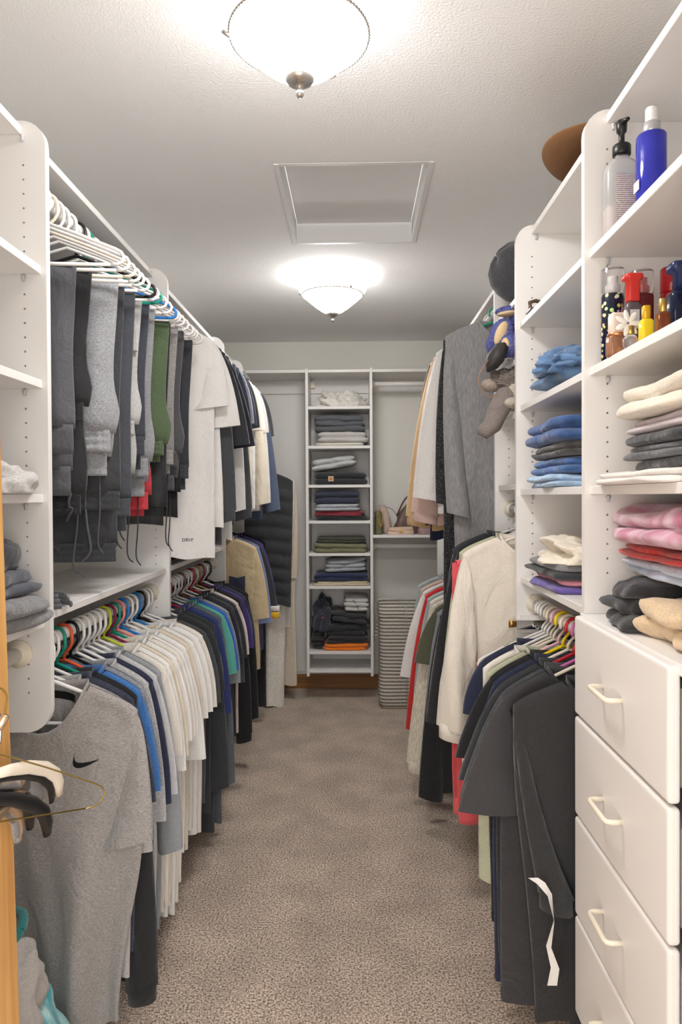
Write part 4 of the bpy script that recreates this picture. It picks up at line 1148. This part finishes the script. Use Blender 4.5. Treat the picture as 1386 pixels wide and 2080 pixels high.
# ---------------------------------------------------------------- handbags, hamper
def bag(label, cat, x, y, z, w, d, h, m, seed, name, lean=0, rot=0, top=.5):
    mb = MB(); rings = []; n = 40
    for i in range(15):
        f = i/14; ring = []
        for j in range(n):
            a = 2*math.pi*j/n; ca, sa = math.cos(a), math.sin(a); ex = 4
            r = (abs(ca)**ex + abs(sa)**ex)**(-1/ex)
            kw_, kd = 1 + (top-1)*f**1.4*.6, 1 + (top - 1)*f**.8
            g = 1 + .16*nz((ca*1.4+seed, sa*1.4, f*3.5))*math.sin(f*math.pi*.95)
            ring.append((r*ca*w/2*kw_*g + lean*f*f, r*sa*d/2*kd*g, h*f*(1 + .05*math.sin(2*ca+seed))))
        rings.append(ring)
    mb.loft(rings, True, True)
    t = thing(name, label, cat, (x, y, z), (0, 0, rot))
    obj('body', mb, m, t)
    return t
z = 1.0985
LEA = lambda n, c, r=.45: mat(n, c, r, bump=(120, .25, .002))
b1 = bag('brown leather tote slumped behind the beige clutch', 'handbag', .345, 4.695, z, .17, .15, .20, LEA('brown_leather', '#6d564c'), 3.3, 'tote_bag', lean=.07, top=.4)
obj('strap', cord([(-.06, 0, .12), (.0, -.03, .24), (.09, -.02, .27), (.13, .0, .17)], .006), LEA('brown_leather', '#6d564c'), b1)
b2 = bag('beige pink clutch lying under the brown tote', 'handbag', .30, 4.540, z, .18, .08, .05, LEA('beige_leather', '#d8b9a3'), 6.1, 'clutch_bag', top=.8)
obj('clasp', MB().box((-.012, -.047, .02), (.012, -.043, .034)), mat('gold_metal', '#c8a45a', .3, .9), b2)
b3 = bag('mauve leather bag at the end of the handbag shelf', 'handbag', .490, 4.545, z, .16, .09, .07, LEA('mauve_leather', '#9f7f80'), 9.2, 'shoulder_bag', top=.7)
obj('zip', MB().tube([(-.07, -.02, .066), (.07, -.02, .066)], .003, 6), mat('gold_metal', '#c8a45a', .3, .9), b3)
b4 = bag('small olive bag with a gold chain against the tower', 'handbag', .155, 4.60, z, .05, .14, .15, LEA('olive_leather', '#6a6a48'), 1.7, 'chain_bag', top=.9)
ch = MB()
for k in range(18):
    a = math.pi*k/17; c = Vector((.012, -.072 + .004*math.sin(k), .155 - .10*math.sin(a))) + Vector((0, .0, 0)); c.x += -.02 + .04*k/17
    ch.tube([c + Vector((.006*math.cos(t_*math.pi/4), .003*(k % 2)*math.sin(t_*math.pi/4), .006*math.sin(t_*math.pi/4))) for t_ in range(9)], .0016, 5, caps=False)
obj('chain', ch, mat('gold_metal', '#c8a45a', .3, .9), b4)
b5 = bag('blush fabric pouch behind the olive chain bag', 'pouch', .215, 4.70, z, .07, .10, .19, LEA('blush_leather', '#cbb2a6'), 4.4, 'drawstring_pouch', lean=-.03, top=.45)
obj('cord', cord([(0, -.02, .18), (.05, -.03, .15), (.10, -.04, .04)], .002), LEA('brown_leather', '#6d564c'), b5)
b6 = bag('bright blue drawstring bag beside the brown tote', 'bag', .50, 4.70, z, .07, .12, .30, F('#2f62d6', .05), 7.4, 'drawstring_bag', top=.5)
obj('cord', cord([(-.02, -.03, .29), (.0, -.06, .25), (.02, -.05, .2)], .003), F('#1f2a44'), b6)

hm = thing('laundry_hamper', 'tall grey and white striped fabric hamper on the carpet', 'hamper', (.288, 4.455, 0))
def hamper_ring(z, k=1.0, seed=0, wob=.006):
    ring = []; n = 64
    for j in range(n):
        a = 2*math.pi*j/n; ca, sa = math.cos(a), math.sin(a); r = (abs(ca)**7 + abs(sa)**7)**(-1/7)
        g = k*(1 + .035*nz((ca*1.6 + seed, sa*1.6, z*5)))
        ring.append((r*ca*.142*g, r*sa*.142*g, z + wob*math.sin(3*a + 1)))
    return ring
hb = MB(); hb.loft([hamper_ring(.002, .88, 0, 0), hamper_ring(.03, .97, 0, .002)] + [hamper_ring(.06 + .59*i/16, 1.0 - .02*math.sin(i/16*3.1)) for i in range(17)] + [hamper_ring(.648, .975), hamper_ring(.5, .96)], True, False)
STR = stripe_mat('hamper_stripes', '#7d7873', '#d6cec2', .0225, .48)
obj('body', hb, STR, hm)
hf = MB(); hf.loft([hamper_ring(.648, .99), hamper_ring(.660, 1.005), hamper_ring(.655, 1.03), hamper_ring(.60, 1.03), hamper_ring(.585, 1.025)]); obj('folded_rim', hf, STR, hm)
for sgn in (-1, 1):
    obj('handle', cord([(sgn*.146, -.06, .52), (sgn*.158, -.055, .45), (sgn*.160, 0, .41), (sgn*.158, .055, .45), (sgn*.146, .06, .52)], .008, .5), STR, hm)
sm = MB(); sm.tube([(.03, -.1475, .01), (.03, -.148, .30), (.028, -.149, .58), (.028, -.1505, .655)], .0022, 6); obj('seam', sm, F('#bdb5aa', .02), hm)

# ---------------------------------------------------------------- shelves over the drawers: bottles
def glassy(name, col, trans=.75, rough=.05): return mat(name, col, rough, trans=trans, ior=1.4)
def bottle(name, label, cat, x, y, z, parts):
    t = thing(name, label, cat, (x, y, z))
    for nm, prof, m in parts:
        if isinstance(prof, MB): obj(nm, prof, m, t)
        else:
            obj(nm, MB().lathe(prof, n=32, cap0=True, cap1=True), m, t)
    return t
def squircle(prof, ex=4, ky=1.0, n=40):
    mb = MB(); rings = []
    for r, z in prof:
        rings.append([((abs(math.cos(a))**ex + abs(math.sin(a))**ex)**(-1/ex)*math.cos(a)*r, (abs(math.cos(a))**ex + abs(math.sin(a))**ex)**(-1/ex)*math.sin(a)*r*ky, z) for a in [2*math.pi*k/n for k in range(n)]])
    return mb.loft(rings, True, True)
zA = 1.8925
def text_block(w, h, cols, z0):
    m, nt, b = nodes_of('fine_print_label'); L_, N = nt.links.new, nt.nodes.new
    tc = N('ShaderNodeTexCoord'); mp = N('ShaderNodeMapping'); mp.inputs['Scale'].default_value = (500, 500, 230)
    n = N('ShaderNodeTexNoise'); n.inputs['Scale'].default_value = 1
    st = N('ShaderNodeTexWave'); st.bands_direction = 'Z'; st.inputs['Scale'].default_value = 75
    L_(tc.outputs['Object'], mp.inputs[0]); L_(mp.outputs[0], n.inputs['Vector']); L_(tc.outputs['Object'], st.inputs['Vector'])
    ml = N('ShaderNodeMath'); ml.operation = 'MULTIPLY'; L_(n.outputs['Fac'], ml.inputs[0]); L_(st.outputs['Fac'], ml.inputs[1])
    r = N('ShaderNodeValToRGB'); r.color_ramp.elements[0].position = .26; r.color_ramp.elements[1].position = .34
    r.color_ramp.elements[0].color = lin('#e3d6cc'); r.color_ramp.elements[1].color = lin('#8a7d76')
    L_(ml.outputs[0], r.inputs['Fac']); L_(r.outputs['Color'], b.inputs['Base Color'])
    return m
LBL = text_block(0, 0, 0, 0)
lot = bottle('lotion_bottle', 'clear lotion bottle with black pump and printed label', 'bottle', .566, 1.462, zA, [
    ('bottle', squircle([(.034, 0), (.036, .004), (.036, .135), (.034, .150), (.024, .164), (.014, .170), (.014, .178)], 4, .62), mat('cloudy_clear', '#e8e8e8', .12, trans=.7, ior=1.3)),
    ('lotion', squircle([(.031, .003), (.033, .006), (.033, .066), (.0325, .067)], 4, .58), mat('pink_lotion', '#ecd9d2', .4)),
    ('collar', [(.017, .176), (.0185, .178), (.0185, .196), (.016, .199)], BLACKP),
    ('pump', [(.009, .198), (.006, .204), (.006, .222), (.010, .226), (.0115, .246), (.009, .250)], BLACKP),
    ('label', MB().box((-.020, -.0232, .025), (.030, -.0225, .128)), LBL)])
obj('pump_spout', MB().tube([(0, 0, .243), (.0, -.012, .243), (.0, -.034, .236)], [.007, .006, .004], 10), BLACKP, lot)
blu = bottle('spray_bottle', 'translucent blue spray bottle with white cap beside the lotion', 'bottle', .598, 1.392, zA, [
    ('bottle', [(.027, 0), (.029, .003), (.029, .178), (.027, .182), (.015, .184)], glassy('blue_glass', '#3f44c8', .45, .08)),
    ('collar', [(.016, .183), (.017, .184), (.017, .205), (.013, .208)], mat('silver_plastic', '#c9c9cc', .25, .6)),
    ('cap', [(.011, .206), (.0115, .208), (.0115, .234), (.010, .237)], mat('white_plastic', '#efedea', .35))])
obj('label_band', MB().box((-.0305, -.012, .07), (-.029, .012, .09)), mat('white_print', '#e9e9f2', .5), blu)
zB = 1.6345
SPARK = None
m, nt, b = nodes_of('dotted_navy_print'); L_, N = nt.links.new, nt.nodes.new
v = N('ShaderNodeTexVoronoi'); v.inputs['Scale'].default_value = 95; tc = N('ShaderNodeTexCoord'); L_(tc.outputs['Object'], v.inputs['Vector'])
r = N('ShaderNodeValToRGB'); r.color_ramp.interpolation = 'CONSTANT'; r.color_ramp.elements[0].color = lin('#d9c9a0'); r.color_ramp.elements[1].position = .38; r.color_ramp.elements[1].color = lin('#141a33')
L_(v.outputs['Distance'], r.inputs['Fac'])
hs = N('ShaderNodeMix'); hs.data_type = 'RGBA'; hs.blend_type = 'OVERLAY'; hs.inputs['Factor'].default_value = .5; L_(r.outputs['Color'], hs.inputs[6]); L_(v.outputs['Color'], hs.inputs[7]); L_(hs.outputs[2], b.inputs['Base Color'])
b.inputs['Roughness'].default_value = .2
CAPC = glassy('clear_cap', '#f0eef0', .9, .04); GOLD = mat('gold_metal', '#c8a45a', .3, .9)
mist = lambda x, y, lb, body, h, inner, cap=CAPC, nm='mist_bottle': bottle(nm, lb, 'bottle', x, y, zB, [
    ('bottle', [(.0215, 0), (.0235, .003), (.0235, h*.70), (.022, h*.72), (.012, h*.73)], body),
    ('sprayer', [(.011, h*.73), (.011, h*.82), (.008, h*.83), (.008, h*.90), (.0075, h*.91)], inner),
    ('cap', [(.0228, h*.725), (.0232, h*.73), (.0232, h*.985), (.0215, h)], cap)])
mist(.550, 1.470, 'tall mist bottle with gold dots on navy and a clear cap', m, .20, mat('white_plastic', '#efedea', .35))
mist(.590, 1.420, 'tall dark red mist bottle with a clear cap', glassy('dark_red_glass', '#7c2a30', .45), .178, mat('red_plastic', '#d23a34', .3))
mist(.655, 1.425, 'bright red mist bottle set behind the navy one', glassy('red_glass', '#c8272e', .5), .185, mat('red_plastic', '#d23a34', .3), glassy('red_cap', '#d8323a', .6))
bottle('perfume_bottle', 'dark blue perfume bottle with a broad navy cap', 'perfume', .598, 1.262, zB, [
    ('bottle', squircle([(.024, 0), (.026, .003), (.026, .080), (.022, .088), (.012, .09)], 6, .8), glassy('navy_glass', '#1d2746', .35)),
    ('cap', squircle([(.0145, .09), (.0145, .122), (.024, .126), (.024, .138), (.021, .141)], 5, .8), mat('navy_plastic', '#27345e', .25))])
bottle('perfume_bottle', 'smoky perfume bottle with a flat red cap and grey label', 'perfume', .558, 1.386, zB, [
    ('bottle', squircle([(.013, 0), (.0145, .002), (.0145, .098), (.011, .104), (.008, .106)], 5, .8), glassy('smoky_glass', '#8d8087', .6)),
    ('cap', squircle([(.011, .106), (.012, .108), (.012, .148), (.018, .151), (.018, .158), (.016, .160)], 5, .9), mat('red_plastic', '#d23a34', .3)),
    ('label', MB().box((-.009, -.0128, .05), (.009, -.0119, .088)), mat('label_paper', '#d8d6da', .6))])
bottle('perfume_bottle', 'peach glass perfume bottle with a blush cap', 'perfume', .533, 1.40, zB, [
    ('bottle', squircle([(.018, 0), (.020, .003), (.020, .036), (.018, .040), (.010, .041)], 5, .8), glassy('peach_glass', '#f0b48c', .7)),
    ('neck_ring', [(.0185, .040), (.0195, .041), (.0195, .045), (.0185, .046)], mat('copper', '#d89a6e', .25, .8)),
    ('cap', squircle([(.0145, .046), (.0155, .048), (.0155, .082), (.014, .086)], 5, .9), mat('blush_cap', '#e8d3c6', .35))])
fl = bottle('perfume_bottle', 'tiny round perfume with a white daisy cap', 'perfume', .527, 1.318, zB, [
    ('bottle', [(.012, 0), (.014, .003), (.014, .016), (.010, .022), (.006, .024)], glassy('clear_glass', '#eeeae8', .85)),
    ('neck', [(.007, .024), (.008, .026), (.008, .040), (.005, .042)], GOLD)])
for k in range(7):
    a = 2*math.pi*k/7
    pt = MB(); pt.ball((.0, 0, 0), (.0125, .0055, .0025), 10, 6); obj('petal', pt, mat('petal_white', '#efe9e0', .5), fl, (-.006 + .014*math.cos(a), -.004, .046 + .014*math.sin(a)), (math.pi/2, -a, 0))
bottle('perfume_bottle', 'small yellow square perfume bottle', 'perfume', .533, 1.262, zB, [
    ('bottle', squircle([(.0105, 0), (.0115, .002), (.0115, .034), (.009, .039), (.006, .040)], 6, .9), mat('yellow_glaze', '#ecd02c', .2)),
    ('cap', squircle([(.0068, .040), (.0072, .041), (.0072, .062), (.006, .064)], 3, 1), mat('yellow_gold', '#e0b02c', .3, .4))])
bottle('perfume_bottle', 'small amber perfume with a gold cap beside the yellow one', 'perfume', .548, 1.228, zB, [
    ('bottle', squircle([(.0095, 0), (.0105, .002), (.0105, .040), (.006, .043)], 6, .9), glassy('amber_glass', '#b0603a', .7)),
    ('cap', [(.0065, .043), (.0068, .044), (.0068, .066), (.006, .067)], GOLD)])

# folded clothes over the drawers
zC = 1.3745
fx, fy = .672, 1.29
folded('white cotton folded sweater at the bottom of the cream blanket stack', 'sweater', fx-.01, fy, zC, .33, .36, .026, F('#e3ded9', .03), 1, droop=.004)
folded('dark speckled knit top near the stack base', 'shirt', fx+.02, fy-.01, zC+.027, .27, .32, .021, F('#4a4a4c', .22), 1)
folded('slate grey folded leggings in the cream blanket stack', 'leggings', fx+.02, fy+.01, zC+.049, .27, .30, .026, F('#5c5e63', .05), 1)
folded('black folded leggings over the slate ones', 'leggings', fx+.015, fy+.01, zC+.077, .27, .30, .022, F('#303135', .05), 1)
folded('pale lilac folded sweatshirt beneath the cream blanket', 'sweatshirt', fx+.02, fy, zC+.101, .26, .31, .030, F('#cfc4cb', .04), 1)
folded('cream rolled fleece blanket topping its stack', 'blanket', fx+.005, fy, zC+.133, .28, .33, .058, F('#e4dbcb', .03), 1, soft=.7, tilt=(0, 0))
zD = 1.0918
folded('light tan jeans bunched up on the chest top', 'jeans', .592, 1.20, zD, .15, .19, .072, F('#d6bd9a', .05), 2, soft=1.5)
folded('black crumpled leggings on the chest top', 'leggings', .605, 1.375, zD, .16, .14, .095, F('#2f3033', .05), 3, soft=1.6)
wad('pale green shirt bunched behind the tan jeans', 'shirt', .73, 1.19, zD, .13, .20, .085, F('#c9cba8', .06), amp=.3)
folded('ice blue satin top folded under the red shirt', 'shirt', .690, 1.32, zD+.100, .28, .30, .034, F('#bcc7da', .04), 1, soft=.9)
folded('bright red folded shirt under the pink hoodie', 'shirt', .690, 1.31, zD+.136, .27, .32, .030, F('#c8342c', .05), 1, soft=.8, droop=.01)
folded('pink tie-dye folded hoodie topping the chest pile', 'hoodie', .685, 1.30, zD+.168, .32, .36, .075, F('#b9748c', .1, 'tiedye', '#dcc3cf'), 1, soft=.9, droop=.02)

# bay with jeans
gx, gy = .655, 1.90
ds = folded('frayed blue denim shorts bunched on the shelf', 'shorts', gx, gy, 1.6345, .27, .27, .062, F('#5b7ba0', .05, 'denim'), 3, soft=1.3, tilt=(.0, .06), name='denim_shorts')
ds.location.z += .010
obj('leg_opening', MB().ball((0, 0, 0), (.085, .075, .030), 40, 24, .55, 7, 24), F('#4d6d94', .05, 'denim'), ds, (-.085, -.06, .060), (.2, -.35, .3))
fz = MB(); fr = random.Random(9)
for k in range(46):
    a_ = fr.uniform(1.9, 4.6); p0 = Vector((.14*math.cos(a_) - .01, .13*math.sin(a_), fr.uniform(.02, .085)))
    q_ = Vector((math.cos(a_)*fr.uniform(.008, .03), math.sin(a_)*fr.uniform(.008, .03), fr.uniform(-.02, .012)))
    fz.tube([p0, p0 + q_*.6 + Vector((0, 0, .004)), p0 + q_], .0009, 4)
fo = obj('frayed_threads', fz, F('#dfe3e6', .02), ds); fo['kind'] = 'stuff'
z = 1.3745
for h, w_, c, lb in ((.035, .29, '#9fb9d4', 'pale blue folded jeans lowest in the denim stack'), (.045, .27, '#41659b', 'mid blue folded jeans above the pale ones'), (.035, .26, '#4b4a48', 'black folded jeans between blue ones'), (.07, .28, '#34548a', 'dark blue folded jeans topping the denim stack')):
    folded(lb, 'jeans', gx + rr.uniform(-.012, .012), gy, z, w_, .34, h, F(c, .05, 'denim'), 1 if h < .04 else 2, soft=.8); z += h + .001
z = 1.1005
for h, w_, c, lb in ((.018, .27, '#6a5aa5', 'violet folded tee lowest in the tee stack'), (.016, .26, '#d98f9a', 'rose pink folded tee on the violet one'), (.020, .28, '#34363a', 'black folded tee on the rose pink one'), (.016, .24, '#77777a', 'grey folded tee under the cream scarf')):
    folded(lb, 'shirt', gx - .01 + rr.uniform(-.015, .015), gy-.01, z, w_, .30, h, F(c), 1, soft=.7); z += h + .0012
wad('cream cotton scarf heaped on the tee stack', 'scarf', gx, gy-.02, z, .26, .30, .065, F('#e9dfcd', .03), amp=.6)
mb = MB(); mb.tube([(0, 0, 0), (.0, .01, .028), (.02, .02, .036), (.05, .02, .028), (.055, .02, 0)], .006, 8); mb.box((-.006, -.02, 0), (.06, .04, .006)); br = obj('hair_clip', mb, mat('tortoise_plastic', '#5c483c', .3), None, (.525, 2.05, 1.9022)); tag(br, 'brown tortoise hair clip alone on the shelf under the hat', 'hair clip')

# hat on the top shelf
ht = thing('felt_hat', 'tan felt wide-brim hat lying on the top shelf', 'hat', (.672, 1.775, 2.199), (.0, .13, .0))
def hat_ring(r, z, curl=0.0):
    return [(r*math.cos(a), r*math.sin(a)*.95, z + curl*(math.cos(2*a)*.5 + .5)) for a in [2*math.pi*k/48 for k in range(48)]]
FELT = mat('brown_felt', '#7a5636', .95, bump=(300, .3, .002))
br_ = MB(); br_.loft([hat_ring(.085, .014), hat_ring(.12, .008, .003), hat_ring(.16, .009, .008), hat_ring(.185, .012, .014), hat_ring(.188, .015, .015), hat_ring(.184, .018, .014), hat_ring(.155, .015, .008), hat_ring(.085, .020)]); obj('brim', br_, FELT, ht)
cr = MB(); cr.loft([hat_ring(.085, .010), hat_ring(.086, .03), hat_ring(.082, .08), hat_ring(.070, .102), hat_ring(.045, .106), hat_ring(.02, .096), hat_ring(.004, .094)]); obj('crown', cr, FELT, ht)
bd = MB(); bd.loft([hat_ring(.087, .02), hat_ring(.0885, .022), hat_ring(.0885, .04), hat_ring(.086, .042)]); obj('hat_band', bd, F('#7c5430', .04), ht)

# plush bay
cp = thing('wool_cap', 'charcoal wool cap on the top plush shelf', 'cap', (.60, 2.325, 2.085), (0, -1.05, .15))
c_ = MB(); c_.loft([[((.098*k_)*math.cos(a)*1.05, (.098*k_)*math.sin(a), z_ + .006*math.sin(3*a)) for a in [2*math.pi*q/36 for q in range(36)]] for k_, z_ in ((.95, 0), (1.02, .03), (1.0, .065), (.88, .10), (.62, .128), (.3, .14), (.04, .142))], True, True); obj('crown', c_, F('#3b3c40', .10), cp)
v_ = MB(); v_.loft([[(.05 + .07*u*(1 - .25*t*t)*1.0, .085*t*(1 - .15*u), .012 - .012*u*u + .010*(1-t*t)*u + dz) for t in [q/8 for q in range(-8, 9)]] for u, dz in ((0, 0), (.5, 0), (1, 0), (1, .004), (.5, .005), (0, .005))], closed=False); obj('visor', v_, F('#303135', .08), cp)
FUR = lambda c: mat('fur_' + c.lstrip('#'), c, .95, bump=(260, 1.0, .012))
def blob(parent, nm, c, r, m, rot=(0, 0, 0), rough=.2, lab=None):
    return obj(nm, MB().ball((0, 0, 0), r, 56, 36, rough, seed=c[0]*37, freq=95), m, parent, c, rot, lab)
P, PT_ = FUR('#7d84cf'), mat('plush_tan', '#e3c69b', .9, bump=(200, .3, .003))
t = thing('plush_toy', 'periwinkle blue plush animal with tan foot pads', 'plush toy', (.565, 2.31, 1.806))
blob(t, 'body', (.03, 0, .07), (.075, .07, .075), P); blob(t, 'head', (.015, .0, .145), (.055, .058, .042), P)
f1 = blob(t, 'foot', (-.075, -.03, .075), (.042, .036, .056), P, (0, .3, 0)); blob(t, 'foot', (-.070, .04, .060), (.045, .036, .046), P, (0, -.2, .2))
f2 = blob(t, 'foot', (-.055, -.065, .036), (.040, .034, .036), P)
blob(f1, 'foot_pad', (-.010, -.030, .0), (.020, .012, .042), PT_, (0, .1, .3), .02)
blob(f2, 'foot_pad', (-.022, -.020, .0), (.012, .016, .022), PT_, (0, 0, .5), .02)
e_ = blob(t, 'ear', (-.045, -.01, .165), (.048, .03, .016), P, (0, -.1, 0)); blob(e_, 'ear_lining', (-.006, -.006, -.010), (.040, .024, .010), PT_, (0, 0, 0), .02)
t = thing('leather_pouch', 'soft black leather pouch with a thin cord leaning over the shelf edge', 'pouch', (.447, 2.225, 1.767))
obj('body', MB().ball((0, 0, 0), (.027, .040, .052), 28, 18, .12, 3, 22), LEA('black_leather', '#383533', .6), t, (.012, 0, .036), (0, .55, 0))
obj('cord', cord([(-.02, -.03, .02), (-.05, -.035, -.03), (-.045, -.035, -.075), (-.02, -.04, -.10), (.01, -.04, -.095)], .0014), LEA('tan_cord', '#a87850'), t)
Q, QT = FUR('#a59a94'), FUR('#e6dccb')
t = thing('plush_toy', 'grey shaggy plush animal with one arm dangling off the shelf', 'plush toy', (.555, 2.30, 1.633))
blob(t, 'body', (.03, 0, .06), (.08, .07, .060), Q, rough=.3); blob(t, 'head', (-.04, -.02, .100), (.075, .055, .036), Q, (0, .15, 0), .3); blob(t, 'muzzle', (-.105, -.025, .085), (.030, .03, .022), FUR('#cbb9ad'), (0, .2, 0), .1)
ar = MB(); ar.tube([(-.02, -.04, .06), (-.060, -.047, .045), (-.090, -.050, -.010), (-.105, -.05, -.050), (-.130, -.05, -.068), (-.150, -.05, -.064)], [.034, .036, .034, .030, .027, .014], 18); obj('arm', ar, Q, t)
blob(t, 'belly', (-.035, -.055, .055), (.028, .026, .036), QT, rough=.05); blob(t, 'paw', (-.045, -.07, .022), (.032, .024, .018), QT, rough=.05); blob(t, 'paw', (-.04, -.02, .018), (.034, .024, .018), QT, rough=.05)

# ---------------------------------------------------------------- bay beside the door
wad('pale grey socks bundled on the shelf beside the door', 'socks', -.735, 1.375, 1.3625, .12, .20, .065, F('#bdbab8', .08), amp=.35)
folded('mid grey sweatpants rolled at the shelf edge beside the door', 'sweatpants', -.77, 1.36, 1.0825, .22, .24, .065, F('#7c7b7d', .1), 1, soft=.9)
folded('slate navy joggers on the rolled grey sweatpants', 'sweatpants', -.79, 1.36, 1.149, .20, .24, .052, F('#4a4c57', .06), 1, soft=1.0)
wad('charcoal crumpled shorts topping the sweatpants', 'shorts', -.80, 1.36, 1.203, .17, .22, .075, F('#3c3d42', .06), amp=.35)
bl = MB()
for k in range(3):
    bl.tube([((.052-.006*k)*math.cos(a)*1.1, (.040-.005*k)*math.sin(a), .007 + .011*k) for a in [2*math.pi*q/30 for q in range(28)]], .0065, 8, flat=.5)
tag(obj('coiled_belt', bl, F('#56575b', .05), None, (-.735, 1.605, 1.093)), 'dark grey coiled belt lying on the long shelf under the pants', 'belt')
mb = MB().box((-.08, -.13, 0), (.08, .13, .014)); nb = bevel(obj('flat_case', mb, mat('black_case', '#303033', .5), None, (-.80, 2.72, 1.093)), .005); tag(nb, 'flat black case on the shelf beneath the white sport tee', 'case')

wad('teal tie-dye towel heaped on the floor beside the door', 'towel', -.745, 1.33, .001, .30, .36, .36, F('#1f97a5', .1, 'tiedye', '#bfe4e2'), amp=.25)
wad('grey crumpled shirt lying on the teal towel', 'shirt', -.72, 1.30, .335, .20, .22, .135, F('#a39d98', .04), amp=.4)
tb = MB(); tb.tube([(.05*math.cos(a), .06*math.sin(a), .008*math.sin(2*a)) for a in [2*math.pi*q/30 for q in range(31)]], .010, 10, caps=False)
tag(obj('headband', tb, F('#1c6f70', .05), None, (-.735, 1.36, .475)), 'dark teal stretchy headband on the grey crumpled shirt', 'headband')
